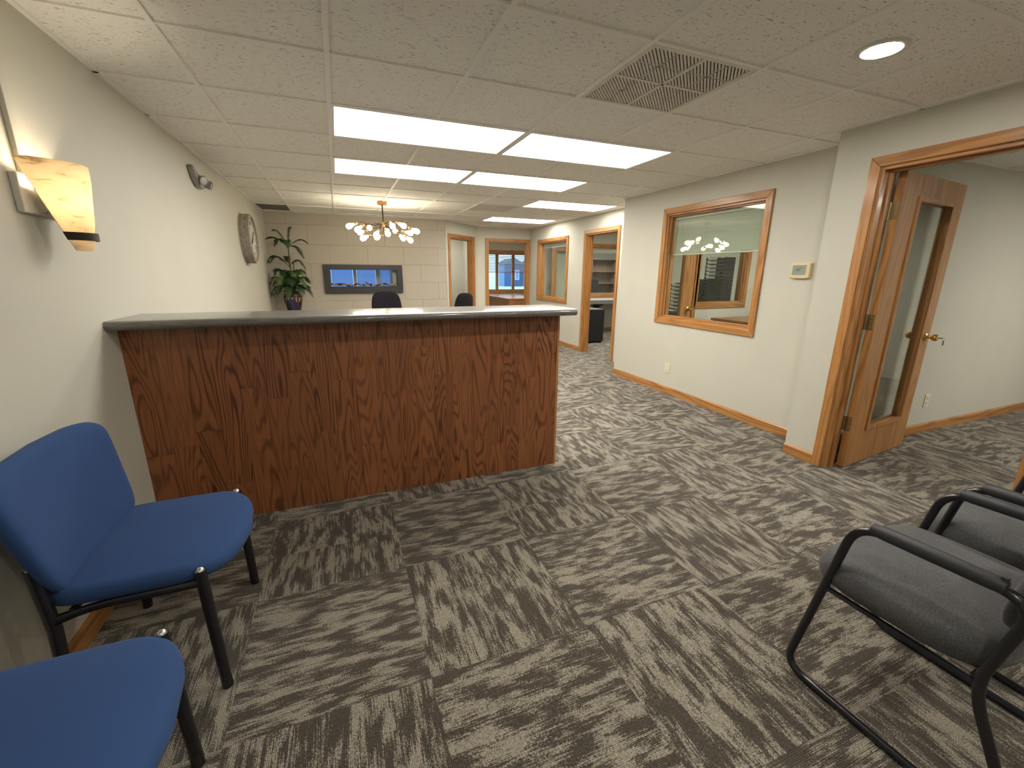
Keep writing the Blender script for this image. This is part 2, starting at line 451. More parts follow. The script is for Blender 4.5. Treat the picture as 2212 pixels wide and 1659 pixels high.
# ------------------------------------------------------------------ suspended ceilings
GX, GY = 0.4125, 1.8838
TROF = [(1, 1), (3, 1), (1, 3), (3, 3), (5, 5), (5, 8)]       # grid cells (two wide)
_tl = {}
def ceiling_tiles(ceil, cells, z, clip):
    for i, j in cells:
        ax, ay, bx, by = GX+i*T, GY+j*T, GX+(i+1)*T, GY+(j+1)*T
        cx0, cx1, cy0, cy1 = clip(ax, ay, bx, by)
        ax, bx, ay, by = max(ax, cx0), min(bx, cx1), max(ay, cy0), min(by, cy1)
        if bx-ax < 0.03 or by-ay < 0.03: continue
        key = (round(bx-ax, 3), round(by-ay, 3)); g = 0.008
        if key not in _tl: _tl[key] = MB().box(-key[0]/2+g, key[0]/2-g, -key[1]/2+g, key[1]/2-g, 0.0, 0.014).mesh('ceiling_tile', 'ceiling_tile')
        link(_tl[key], 'ceiling_tile', ceil, ((ax+bx)/2, (ay+by)/2, z+0.005))
def runner(ceil, x, y0, y1, z): MB().box(x-0.011, x+0.011, y0, y1, z-0.0035, z+0.012).build('ceiling_runner', 'tee_white', ceil)
def cross_tee(ceil, y, x0, x1, z): MB().box(x0, x1, y-0.0095, y+0.0095, z-0.003, z+0.012).build('ceiling_cross_tee', 'tee_white', ceil)
def wall_angle(ceil, x0, x1, y0, y1, z): MB().box(x0, x1, y0, y1, z-0.003, z+0.006).build('wall_angle', 'tee_white', ceil)
ceiling = struct(MB().box(-0.12, 4.99, -2.12, 8.47, H+0.03, H+0.14).build('ceiling', 'ceiling_plain'), 'suspended ceiling of fissured square tiles')
VENTS = [(3, -1), (4, 6), (-1, 8)]
skip = set(VENTS)
for a, b_ in TROF: skip |= {(a, b_), (a+1, b_)}
def main_clip(ax, ay, bx, by):
    x1 = 4.10 if by <= 1.60 else (4.41 if by <= 4.42 else 4.87)
    x0 = 2.87 if ay > 7.5 else 0.0
    return x0, x1, -2.0, 8.35
ceiling_tiles(ceiling, [(i, j) for i in range(-1, 8) for j in range(-7, 11) if (i, j) not in skip], H, main_clip)
for i in range(0, 8):                                   # runners stop where a light panel spans two cells
    x = GX+i*T
    ys = -2.0 if x < 4.10 else (1.70 if x < 4.41 else 4.42); ye = 7.60 if x < 2.87 else 8.35
    stops_ = sorted(GY+j_*T for (i_, j_) in TROF if i_ == i-1)
    for yb in stops_:
        runner(ceiling, x, ys, yb, H); ys = yb+T
    runner(ceiling, x, ys, ye, H)
for j in range(-6, 11):
    y = GY+j*T
    if -1.98 < y < 8.33: cross_tee(ceiling, y, 0.0 if y < 7.6 else 2.87+(y-7.6), 4.10 if y < 1.70 else (4.41 if y < 4.42 else 4.87), H)
for q in ((0, 0.02, -2.0, 7.60), (4.08, 4.10, -2.0, 1.70), (4.10, 4.41, 1.70, 1.72), (4.39, 4.41, 1.72, 4.42), (4.41, 4.87, 4.42, 4.44), (4.85, 4.87, 4.44, 8.35), (0.02, 2.86, 7.58, 7.60), (3.69, 4.85, 8.33, 8.35), (0.02, 4.08, -2.0, -1.98)):
    wall_angle(ceiling, *q, H)
ceil_r = struct(MB().box(4.22, 8.0, -2.12, 1.575, 2.18, 2.38).build('ceiling_side_room', 'ceiling_plain'))
ceiling_tiles(ceil_r, [(i, j) for i in range(6, 13) for j in range(-7, 0) if (i, j) not in ((9, -4), (10, -4))], 2.15, lambda *k: (4.22, 8.0, -2.0, 1.575))
for i in range(7, 13):
    if i == 10: runner(ceil_r, GX+i*T, -2.0, GY-4*T, 2.15); runner(ceil_r, GX+i*T, GY-3*T, 1.575, 2.15)
    else: runner(ceil_r, GX+i*T, -2.0, 1.575, 2.15)
for j in range(-6, 0): cross_tee(ceil_r, GY+j*T, 4.22, 8.0, 2.15)
for q in ((4.22, 8.0, 1.555, 1.575), (4.22, 4.24, -2.0, 1.555)): wall_angle(ceil_r, *q, 2.15)
struct(MB().box(4.53, 8.0, 1.70, 8.35, H, H+0.14).build('ceiling_offices', 'ceiling_plain'))
struct(MB().box(1.9, 9.9, 8.47, 11.62, H, H+0.14).build('ceiling_rear_offices', 'ceiling_plain'))
struct(MB().box(1.9, 2.87, 7.72, 8.47, H, H+0.14).build('ceiling_rear_nook', 'ceiling_plain'))

# ------------------------------------------------------------------ walls
ZT = H+0.03
def wall(name, loc, rotz, length, thick, openings=(), mat='wall_paint', zt=ZT, label=None):
    """local x along the wall, local y into the wall; openings (x0,x1,z0,z1)"""
    mb = MB(); x = 0.0
    for (a, b_, z0, z1) in sorted(openings):
        if a > x: mb.box(x, a, 0, thick, 0, zt)
        if z0 > 0.001: mb.box(a, b_, 0, thick, 0, z0)
        mb.box(a, b_, 0, thick, z1, zt); x = b_
    if x < length: mb.box(x, length, 0, thick, 0, zt)
    me = mb.mesh(name, mat); o = bpy.data.objects.new(name, me); C.objects.link(o)
    o.location = loc; o.rotation_euler = (0, 0, rotz)
    return struct(o, label)
wall('wall_left', (0, -2.0, 0), PI/2, 10.2, 0.12, label='plain painted wall carrying the sconce and clock')
wall_back = wall('wall_back', (0, 7.612, 0), 0, 2.87, 0.108, [(0.863, 1.967, 1.088, 1.375)], mat='grout', label='accent wall of large stone tiles')
ANG = math.atan2(0.75, 0.83); ALEN = math.hypot(0.75, 0.83)
wall('wall_angled', (2.86, 7.6, 0), ANG, ALEN, 0.12, [(0.13, 0.94, 0, 1.97)], label='angled wall with a cased doorway')
wall('wall_facing', (3.69, 8.35, 0), 0, 5.9, 0.12, [(0.23, 1.12, 0, 1.965), (2.61, 3.66, 0.86, 1.93)], label='rear wall with a cased doorway')
wall('wall_office', (4.87, 8.35, 0), -PI/2, 3.93, 0.12, [(0.46, 1.635, 0.86, 1.93), (2.29, 3.18, 0, 1.965)], label='wall with interior window and doorway')
wall('wall_return', (4.53, 4.30, 0), 0, 3.47, 0.12, [(0.10, 1.02, 0, 1.97), (1.10, 1.97, 0.93, 1.94)])
wall('wall_right', (4.41, 4.42, 0), -PI/2, 2.72, 0.12, [(0.805, 2.005, 0.855, 1.97)], label='painted wall with the interior office window')
wall('wall_partition', (4.10, 1.575, 0), 0, 3.9, 0.125, label='painted wall behind the open door')
wall('wall_near', (4.10, 1.575, 0), -PI/2, 3.575, 0.12, [(0.157, 1.085, 0, 1.975)], label='painted wall with the open doorway')
wall('wall_front', (4.22, -2.0, 0), PI, 4.34, 0.12)
wall('wall_alcove', (0, 8.08, 0), 0, 1.9, 0.12, [(0.72, 1.9, 0.90, 1.60)])
struct(MB().box(0.0, 2.0, 7.72, 8.08, 1.62, 1.74).build('ceiling_alcove', 'ceiling_plain'))
struct(MB().box(0.0, 2.0, 7.72, 8.08, 0.76, 0.88).build('floor_alcove', 'wall_paint'))
wall('wall_side_room_end', (8.0, 1.7, 0), -PI/2, 3.82, 0.12)
wall('wall_side_room_front', (8.0, -2.0, 0), PI, 3.78, 0.12)
wall('wall_office_end', (8.0, 8.35, 0), -PI/2, 6.65, 0.12)
wall('wall_rear_exterior', (1.9, 11.5, 0), 0, 8.0, 0.12, [(3.03, 4.35, 0.82, 1.90)])
wall('wall_rear_partition', (6.35, 11.5, 0), -PI/2, 3.03, 0.1)
wall('wall_rear_nook_end', (1.9, 9.75, 0), 0, 1.86, 0.1)
wall('wall_rear_nook_side', (3.76, 11.5, 0), -PI/2, 3.03, 0.1)
wall('wall_rear_left', (2.0, 7.72, 0), PI/2, 3.78, 0.1)
wall('wall_rear_right', (9.8, 11.5, 0), -PI/2, 3.03, 0.1)

# stone tiles of the accent wall
SW, SH = 0.602, 0.3015
zrows = [0.0, 0.25] + [0.25+0.3015*k for k in range(1, 7)] + [H-0.006]
zrows = [0.0, 0.255, 0.557, 0.859, 1.161, 1.463, 1.764, 2.066, H-0.004]
for r in range(len(zrows)-1):
    off = 0.898-0.6015*2 if r % 2 == 1 else 0.590-0.6015
    xs = [0.0] + [off+0.6015*k for k in range(8) if 0.03 < off+0.6015*k < 2.82] + [2.855]
    for a, b_ in zip(xs[:-1], xs[1:]):
        g = 0.0013; d = 7.600 + random.uniform(-0.0008, 0.0008)
        ra = [(a+g, b_-g, zrows[r]+g, zrows[r+1]-g)]; ox0, ox1, oz0, oz1 = 0.83, 2.0, 1.05, 1.41
        if ra[0][0] < ox1 and ra[0][1] > ox0 and ra[0][2] < oz1 and ra[0][3] > oz0:
            xa, xb, za, zb = ra[0]; mb = MB()
            if za < oz0: mb.box(xa, xb, d-7.612, 0.0, za, oz0)
            if zb > oz1: mb.box(xa, xb, d-7.612, 0.0, oz1, zb)
            if xa < ox0: mb.box(xa, ox0, d-7.612, 0.0, max(za, oz0), min(zb, oz1))
            if xb > ox1: mb.box(ox1, xb, d-7.612, 0.0, max(za, oz0), min(zb, oz1))
            if mb.v: mb.build('stone_tile', 'stone_face', wall_back)
            continue
        MB().box(a+g, b_-g, d-7.612, 0.0, zrows[r]+g, zrows[r+1]-g).build('stone_tile', 'stone_face', wall_back, bevel=0.0012, seg=1)

# ------------------------------------------------------------------ trim, doors, windows
def casing(p, x0, x1, z0, z1, w_=0.060, th=0.018, bottom=False, y=0.0, sgn=-1, ztrunc=None):
    """mitred casing boards round the opening x0..x1, z0..z1 in local coordinates"""
    ya, yb = y, y+sgn*th
    def board(nm, pts, mat):
        # two-step profile: thick outer half, thin inner edge
        mb = MB(); mb.prism(pts, ya, yb, lambda u, v, a: (u, a, v)); return mb.build(nm, mat, p, bevel=0.004)
    zb = z0-w_ if bottom else z0
    bz = (lambda: z0) if bottom else (lambda: z0)
    board('casing_side', [(x0-w_, zb), (x0, z0), (x0, z1), (x0-w_, z1+w_)], 'oak_z')
    board('casing_side', [(x1, z0), (x1+w_, zb), (x1+w_, z1+w_), (x1, z1)], 'oak_z')
    board('casing_head', [(x0, z1), (x1, z1), (x1+w_, z1+w_), (x0-w_, z1+w_)], 'oak_x')
    if bottom: board('casing_sill', [(x0-w_, z0-w_), (x1+w_, z0-w_), (x1, z0), (x0, z0)], 'oak_x')
def liner(p, x0, x1, z0, z1, depth=0.12, t=0.018, bottom=False, rev=0.005):
    x0 += rev*0; 
    MB().box(x0, x0+t, 0.0, depth, z0, z1).build('jamb', 'oak_z', p)
    MB().box(x1-t, x1, 0.0, depth, z0, z1).build('jamb', 'oak_z', p)
    MB().box(x0+t, x1-t, 0.0, depth, z1-t, z1).build('jamb_head', 'oak_x', p)
    if bottom: MB().box(x0+t, x1-t, 0.0, depth, z0, z0+t).build('jamb_sill', 'oak_x', p)
def stops(p, x0, x1, z0, z1, y0, y1, t=0.012, bottom=False):
    MB().box(x0, x0+t, y0, y1, z0, z1).build('stop_bead', 'oak_z', p, bevel=0.002)
    MB().box(x1-t, x1, y0, y1, z0, z1).build('stop_bead', 'oak_z', p, bevel=0.002)
    MB().box(x0+t, x1-t, y0, y1, z1-t, z1).build('stop_bead', 'oak_x', p, bevel=0.002)
    if bottom: MB().box(x0+t, x1-t, y0, y1, z0, z0+t).build('stop_bead', 'oak_x', p, bevel=0.002)
def doorway(name, loc, rotz, width, height, depth=0.12, back=True, label=None):
    p = struct_empty(name, loc, rotz, label)
    casing(p, 0.0, width, 0.0, height)
    liner(p, 0.0, width, 0.0, height, depth)
    stops(p, 0.018, width-0.018, 0.0, height-0.018, depth*0.45, depth*0.45+0.035)
    if back: casing(p, 0.0, width, 0.0, height, y=depth, sgn=1)
    return p
def window(name, loc, rotz, width, height, depth=0.12, label=None, back=True):
    """origin at the lower left of the opening seen from the room"""
    p = struct_empty(name, loc, rotz, label)
    casing(p, 0.0, width, 0.0, height, bottom=True)
    liner(p, 0.0, width, 0.0, height, depth, bottom=True)
    stops(p, 0.018, width-0.018, 0.018, height-0.018, 0.028, 0.050, bottom=True)
    stops(p, 0.018, width-0.018, 0.018, height-0.018, 0.058, 0.080, bottom=True)
    MB().box(0.019, width-0.019, 0.0505, 0.0575, 0.019, height-0.019).build('pane', 'glass', p)
    if back: casing(p, 0.0, width, 0.0, height, bottom=True, y=depth, sgn=1)
    return p
doorway('door_1', (4.10, 1.418, 0), -PI/2, 0.928, 1.975, label='oak cased doorway to the side room')
doorway('door_2', (2.86+0.13*math.cos(ANG), 7.6+0.13*math.sin(ANG), 0), ANG, 0.81, 1.97, label='oak cased doorway in the angled wall')
doorway('door_3', (3.92, 8.35, 0), 0, 0.89, 1.965, label='oak cased doorway framing the daylit rear office')
doorway('door_4', (4.87, 6.06, 0), -PI/2, 0.89, 1.965, label='oak cased doorway beside the far interior window')
doorway('door_5', (4.63, 4.30, 0), 0, 0.92, 1.97)
window('window_1', (4.41, 3.615, 0.855), -PI/2, 1.20, 1.115, label='oak framed interior window with half raised blind')
window('window_2', (4.87, 7.89, 0.86), -PI/2, 1.175, 1.07, label='oak framed interior window beyond the counter end')
window('window_3', (6.30, 8.35, 0.86), 0, 1.05, 1.07, label='oak framed interior window seen through the far doorway')
window('window_4', (5.63, 4.30, 0.93), 0, 0.87, 1.01, label='inner oak framed window seen through the office window')

# exterior window of the rear office, three lights
w5 = struct_empty('window_5', (4.93, 11.5, 0.82), 0, 'oak framed outside window with raised wooden blind')
casing(w5, 0, 1.32, 0, 1.08, bottom=True); liner(w5, 0, 1.32, 0, 1.08, 0.12, bottom=True)
for a in (0.018, 0.30, 0.80, 1.262):
    MB().box(a, a+0.04 if a in (0.018, 1.262) else a+0.075, 0.03, 0.09, 0.018, 1.062).build('mullion', 'oak_z', w5)
for a, b_ in ((0.058, 0.30), (0.375, 0.80), (0.875, 1.262)):
    MB().box(a, b_, 0.055, 0.061, 0.018, 1.062).build('pane', 'glass_out', w5)
    MB().box(a, b_, 0.04, 0.08, 0.018, 0.05).build('sash_rail', 'oak_x', w5)
# outside window behind the see-through fireplace
w6 = struct_empty('window_6', (0.72, 8.08, 0.90), 0, 'outside window seen through the fireplace')
for a, b_, m_ in ((0.0, 0.16, 'white_metal'), (0.532, 0.588, 'white_metal'), (0.926, 1.0, 'white_metal'), (1.262, 1.4, 'ash_frame')):
    MB().box(a, b_, -0.01, 0.06, 0.0, 0.70).build('mullion', m_, w6)
for a, b_ in ((0.16, 0.532), (0.588, 0.926), (1.0, 1.262)):
    MB().box(a, b_, 0.05, 0.056, 0.0, 0.70).build('pane', 'glass_out', w6)

_x, _y, _z = 0.863-0.72, 7.605-8.08, 1.088-0.90      # dark liner of the see-through opening
mb = MB(); mb.box(_x, _x+0.003, _y, _y+0.115, _z, _z+0.287); mb.box(_x+1.101, _x+1.104, _y, _y+0.115, _z, _z+0.287)
mb.box(_x+0.003, _x+1.101, _y, _y+0.115, _z, _z+0.003); mb.box(_x+0.003, _x+1.101, _y, _y+0.115, _z+0.284, _z+0.287)
mb.build('opening_liner', 'ash_frame', w6)

def blind(name, label, loc, rotz, width, top, bottom_z, slat_pitch, slat_w, tilt, mat, rail_mat=None, group=None, slat_t=0.0012):
    rail_mat = rail_mat or mat
    b = thing(name, label, 'blind', loc, rotz, group)
    MB().box(0, width, -0.018, 0.018, top-0.03, top).build('head_rail', rail_mat, b, bevel=0.002)
    ca, sa = math.cos(tilt)*slat_w/2, math.sin(tilt)*slat_w/2
    me = MB().add([(0.004, -ca, -sa), (width-0.004, -ca, -sa), (width-0.004, ca, sa), (0.004, ca, sa),
                   (0.004, -ca, -sa+slat_t), (width-0.004, -ca, -sa+slat_t), (width-0.004, 0, 0.0015+slat_t), (0.004, 0, 0.0015+slat_t), (width-0.004, ca, sa+slat_t), (0.004, ca, sa+slat_t)],
                  [(0,3,2,1), (4,5,6,7), (7,6,8,9), (0,1,5,4), (2,3,9,8), (1,2,8,6,5), (3,0,4,7,9)]).mesh('slat', mat)
    z = top-0.04
    while z > bottom_z+0.02:
        link(me, 'slat', b, (0, 0, z)); z -= slat_pitch
    MB().box(0.002, width-0.002, -0.012, 0.012, bottom_z, bottom_z+0.016).build('bottom_rail', rail_mat, b, bevel=0.003)
    for k in (0.08, 0.36, 0.64, 0.92):
        MB().tube([(width*k, -slat_w*0.4-0.002, top-0.03), (width*k, -slat_w*0.4-0.002, bottom_z+0.01)], 0.0008, 4).build('ladder_cord', rail_mat, b)
    return b
blind('mini_blind', 'half lowered sage mini blind behind the large interior window', (4.41+0.105, 3.59, 0.855), -PI/2, 1.15, 1.09, 0.685, 0.0135, 0.0155, 1.15, 'blind_sage', 'white_metal')
blind('wooden_blind', 'raised reddish wooden blind in the rear outside window', (4.955, 11.47, 0.82), 0, 1.27, 1.06, 0.52, 0.042, 0.048, 0.35, 'oak_x', slat_t=0.003)
blind('mini_blind', 'thin grey blind raised behind the far interior window', (4.87+0.105, 7.86, 0.86), -PI/2, 1.11, 1.04, 0.965, 0.008, 0.0155, 0.3, 'blind_pale')
blind('mini_blind', 'white blind bunched at the top of the window seen through the far doorway', (6.33, 8.35+0.10, 0.86), 0, 0.99, 1.04, 0.93, 0.008, 0.0155, 0.3, 'white_metal')
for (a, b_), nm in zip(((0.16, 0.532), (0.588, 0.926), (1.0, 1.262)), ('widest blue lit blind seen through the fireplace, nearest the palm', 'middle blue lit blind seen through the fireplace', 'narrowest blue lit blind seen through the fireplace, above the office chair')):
    blind('mini_blind', nm, (0.72+a+0.002, 8.115, 0.90), 0, b_-a-0.004, 0.69, 0.02, 0.026, 0.029, 1.0, 'blind_skylit')

# baseboards
BH, BT = 0.082, 0.012
def baseboard(name, loc, rotz, length):
    me = MB().prism([(-BT, 0), (0, 0), (0, BH), (-BT*0.45, BH), (-BT, BH-0.012)], 0, length, lambda u, v, a: (a, u, v)).mesh(name, 'oak_x')
    o = link(me, name, None, loc, rotz); return struct(o)
baseboard('baseboard_left', (0, -2.0, 0), PI/2, 4.27-0.0)
baseboard('baseboard_left_rear', (0, 2.7, 0), PI/2, 4.88)
baseboard('baseboard_right', (4.41, 4.42, 0), -PI/2, 2.72)
baseboard('baseboard_near', (4.10, 1.70, 0), -PI/2, 0.222)
baseboard('baseboard_near_front', (4.10, 0.41, 0), -PI/2, 2.41)
baseboard('baseboard_jog', (4.41, 4.42+0.0, 0), 0, 0.0001) if False else None
baseboard('baseboard_partition', (4.22, 1.575, 0), 0, 3.78)
baseboard('baseboard_office', (4.87, 6.66, 0), -PI/2, 0.54)
baseboard('baseboard_office_rear', (4.87, 8.35, 0), -PI/2, 1.69)
baseboard('baseboard_far_office', (4.99, 8.35, 0), 0, 3.0)

# ------------------------------------------------------------------ ceiling fixtures
def troffer(label, x0, y0, x1, y1, z=H, lens='troffer_lens'):
    t = thing('ceiling_light_panel', label, 'ceiling light', ((x0+x1)/2, (y0+y1)/2, z), 0, 'recessed ceiling light panels')
    a, b_ = (x1-x0)/2, (y1-y0)/2
    mb = MB(); f = 0.014
    for q in ((-a, a, -b_, -b_+f), (-a, a, b_-f, b_), (-a, -a+f, -b_+f, b_-f), (a-f, a, -b_+f, b_-f)): mb.box(*q, -0.004, 0.02)
    mb.build('frame', 'tee_white', t)
    MB().box(-a+f, a-f, -b_+f, b_-f, 0.0, 0.006).build('diffuser', lens, t)
    return t
def cellrect(i, j, n=2): return (GX+i*T+0.011, GY+j*T+0.009, GX+(i+n)*T-0.011, GY+(j+1)*T-0.009)
tl = ['large lit ceiling panel nearest the counter, beside the middle ceiling runner', 'large lit ceiling panel nearest the counter, right of its twin',
      'lit ceiling panel of the second row, beside the middle ceiling runner', 'lit ceiling panel of the second row, right of its twin',
      'lit ceiling panel above the far doorway, single', 'farthest small lit ceiling panel near the rear doorways']
for (i, j), lab in zip(TROF, tl): troffer(lab, *cellrect(i, j))
troffer('added ceiling fill panel in the side room past the open door', *cellrect(9, -4), 2.15, 'troffer_lens_bright')  # adjoining room panels are added, out of view, to raise the brightness
troffer('added ceiling fill panel inside the office behind the large window', 5.4, 2.3, 6.6, 2.9, H-0.008, 'troffer_lens_bright')
troffer('added ceiling fill panel inside the office beyond the far doorway', 5.5, 6.2, 6.7, 6.8, H-0.008, 'troffer_lens_bright')
troffer('added ceiling fill panel inside the daylit rear office', 4.3, 9.3, 5.5, 9.9, H-0.008, 'troffer_lens_dim')
troffer('added ceiling fill panel in the room with the bookcase', 7.0, 9.2, 8.2, 9.8, H-0.008, 'troffer_lens_bright')
troffer('added ceiling fill panel behind the angled doorway', 2.4, 8.6, 3.4, 9.2, H-0.008, 'troffer_lens_dim')

def downlight(label, x, y, z=H):
    t = thing('downlight', label, 'downlight', (x, y, z), 0, 'round recessed downlights')
    MB().lathe([(0.070, -0.003), (0.086, -0.005), (0.094, -0.002), (0.094, 0.0045), (0.070, 0.0045), (0.070, -0.003)], n=40, caps=False).build('trim_ring', 'white_metal', t, smooth=True)
    MB().lathe([(0.0, -0.0025), (0.070, -0.0025), (0.070, 0.004), (0.0, 0.004)], n=40).build('lens', 'downlight_lens', t)
downlight('round lit downlight over the grey chairs side of the ceiling', GX+4.5*T, GY-1.5*T)
downlight('round lit downlight mostly cut off by the top of the picture', GX+2.5*T, GY-1.5*T)
downlight('added fill downlight behind the camera on the blue chairs side', GX+1.5*T, GY-4.5*T)  # this pair is added out of view to light the near zone
downlight('added fill downlight behind the camera on the grey chairs side', GX+4.5*T, GY-4.5*T)

def vent(label, i, j, louver=True, mat='vent_white'):
    x0, y0, x1, y1 = cellrect(i, j, 1)
    if i == -1: x0 = 0.02
    t = thing('air_vent', label, 'vent', ((x0+x1)/2, (y0+y1)/2, H), 0, 'square ceiling air vents')
    a, b_ = (x1-x0)/2, (y1-y0)/2; f = 0.022
    mb = MB()
    for q in ((-a, a, -b_, -b_+f), (-a, a, b_-f, b_), (-a, -a+f, -b_+f, b_-f), (a-f, a, -b_+f, b_-f)): mb.box(*q, -0.004, 0.012)
    mb.build('frame', mat, t, bevel=0.002)
    MB().box(-a+f, a-f, -b_+f, b_-f, 0.018, 0.024).build('duct_back', 'duct_grey', t)
    if not louver: return t
    MB().box(-0.008, 0.008, -b_+f, b_-f, -0.003, 0.012).build('cross_bar', mat, t)
    MB().box(-a+f, a-f, -0.008, 0.008, -0.003, 0.012).build('cross_bar', mat, t)
    for sx in (-1, 1):
        for sy in (-1, 1):
            cx0, cx1 = (0.008, a-f) if sx > 0 else (-a+f, -0.008)
            cy0, cy1 = (0.008, b_-f) if sy > 0 else (-b_+f, -0.008)
            mb = MB(); step = 0.0205; hw = 0.0034
            mb.box((cx0+cx1)/2-0.003, (cx0+cx1)/2+0.003, cy0, cy1, 0.0, 0.008); mb.box(cx0, cx1, (cy0+cy1)/2-0.003, (cy0+cy1)/2+0.003, 0.0, 0.008)
            s = cx0-cy1+step*0.5
            while s < cx1-cy0:                      # bars along x-y = s, clipped to the cell
                xa = max(cx0, s+cy0); xb = min(cx1, s+cy1)
                if xb-xa > 0.006:
                    ya, yb = xa-s, xb-s
                    mb.hexa([(xa+hw, ya-hw, 0.0), (xb+hw, yb-hw, 0.0), (xb-hw, yb+hw, 0.0), (xa-hw, ya+hw, 0.0),
                             (xa+hw, ya-hw, 0.011), (xb+hw, yb-hw, 0.011), (xb-hw, yb+hw, 0.011), (xa-hw, ya+hw, 0.011)])
                s += step
            o = mb.build('louver_panel', mat, t); o['kind'] = 'stuff'
    return t
vent('slotted square air vent with a cross bar near the downlights', 3, -1)
vent('small far air vent beside the single ceiling panel', 4, 6)
vent('dark air vent in the rear corner above the clock', -1, 8, mat='vent_dark')

# ------------------------------------------------------------------ chandelier
ch = thing('chandelier', 'twig chandelier with many bare glowing bulbs hanging behind the counter', 'chandelier', (1.62, 5.93, H))
MB().lathe([(0.0, 0.0), (0.062, 0.0), (0.065, -0.006), (0.062, -0.036), (0.02, -0.04), (0.0, -0.04)], n=28).build('canopy', 'copper', ch, smooth=True)
MB().tube([(0, 0, -0.03), (0, 0, -0.30)], 0.0085, 10).build('rod', 'bronze', ch, smooth=True)
MB().lathe([(0.0, -0.25), (0.018, -0.255), (0.026, -0.275), (0.026, -0.30), (0.018, -0.32), (0.0, -0.325)], n=16).build('hub', 'copper', ch, smooth=True)
def orient(d):
    d = Vector(d).normalized(); q = Vector((0, 0, 1)).rotation_difference(d); return q.to_matrix().to_4x4()
_bulbprof = [(0.0135, 0.0), (0.0145, 0.012), (0.020, 0.028), (0.029, 0.046), (0.0325, 0.064), (0.030, 0.082), (0.020, 0.096), (0.008, 0.102), (0.0, 0.1025)]
bulb_me = MB().lathe([(r*1.12, z*1.1) for r, z in _bulbprof], n=16).mesh('bulb', 'bulb_glow', True)
sock_me = MB().lathe([(0.0, -0.050), (0.012, -0.050), (0.016, -0.046), (0.0165, -0.002), (0.0135, 0.002), (0.0, 0.002)], n=14).mesh('socket', 'copper', True)
BULBS = [(-0.42, 0.02, -0.315, -1), (-0.33, -0.16, -0.365, -1), (-0.28, 0.22, -0.375, -1), (-0.26, -0.05, -0.465, -1), (-0.12, -0.27, -0.43, -1), (-0.075, 0.10, -0.44, -1),
         (0.03, -0.15, -0.405, -1), (0.075, -0.32, -0.32, 1), (0.17, 0.22, -0.335, 1), (0.24, -0.08, -0.29, 1), (0.26, 0.14, -0.43, -1), (0.34, 0.02, -0.375, -1), (0.41, -0.10, -0.355, -1),
         (0.36, 0.14, -0.455, -1), (-0.15, 0.33, -0.30, 1), (0.08, 0.36, -0.32, 1)]
for k, (bx, by, bz, sg) in enumerate(BULBS):
    out = Vector((bx, by, 0)).normalized()
    d = Vector((out.x*0.8, out.y*0.8, -0.35*1 - 0.25*math.sin(k*2.1))).normalized()
    base = Vector((bx, by, bz)) - d*0.055
    m4 = orient(d); m4.translation = base
    for me, nm in ((sock_me, 'socket'), (bulb_me, 'bulb')):
        o = link(me, nm, ch); o.matrix_local = m4
    s0 = base - d*0.048; P = []
    for i in range(9):
        t = i/8; p = Vector((0, 0, -0.285)).lerp(s0, t)
        P.append(p + Vector((math.sin(t*7+k), math.cos(t*6+k*1.7), math.sin(t*9+k*0.7)))*0.014*math.sin(t*PI))
    MB().tube(P, 0.0042, 6).build('arm', 'bronze', ch, smooth=True)

# ------------------------------------------------------------------ fireplace
fp = thing('electric_fireplace', 'wide linear electric fireplace with charcoal frame, driftwood and see-through glass', 'fireplace', (1.415, 7.598, 0.985))
W2, HH = 0.637, 0.470; iw, z0, z1 = 0.552, 0.103, 0.390
mb = MB()
for q in ((-W2, W2, 0.0, z0), (-W2, W2, z1, HH), (-W2, -iw, z0, z1), (iw, W2, z0, z1)): mb.box(q[0], q[1], -0.055, 0.0, q[2], q[3])
mb.build('surround', 'ash_frame', fp, bevel=0.003)
MB().box(-iw, iw, -0.05, 0.0, z0, z0+0.006).build('ember_bed', 'dark_void', fp)
for k in range(26):
    x = -0.52+k*0.0415+random.uniform(-0.012, 0.012); L = random.uniform(0.04, 0.10); a = random.uniform(-0.5, 0.5)
    c = Vector((x, random.uniform(-0.032, -0.022), z0+0.016+random.uniform(0, 0.030))); dd = Vector((math.cos(a)*L/2, 0.004, math.sin(a)*L/2))
    if abs(x) > 0.49: dd *= 0.4
    P = [c-dd, c-dd*0.3+Vector((0, 0, 0.004)), c+dd*0.4+Vector((0, 0, 0.003)), c+dd]
    for q in P: q.z = max(q.z, z0+0.017); q.x = max(-iw+0.018, min(iw-0.018, q.x))
    MB().tube(P, [0.009, 0.016, 0.014, 0.006], 7).build('driftwood_piece', 'driftwood' if k % 3 else 'driftwood_dark', fp)
MB().tube([(0.0, -0.03, z0+0.012), (0.03, -0.03, z0+0.05), (0.012, -0.03, z0+0.092)], [0.014, 0.012, 0.004], 7).build('driftwood_piece', 'driftwood', fp)
MB().tube([(0.012, -0.03, z0+0.085), (0.06, -0.028, z0+0.05), (0.10, -0.03, z0+0.012)], [0.005, 0.009, 0.011], 7).build('driftwood_piece', 'driftwood_dark', fp)
MB().tube([(-0.45, -0.03, z0+0.06), (-0.34, -0.03, z0+0.05), (-0.25, -0.03, z0+0.014)], [0.004, 0.009, 0.009], 7).build('driftwood_piece', 'driftwood_dark', fp)
MB().box(-iw, iw, -0.0535, -0.0505, z0, z1).build('front_glass', 'glass_out', fp)

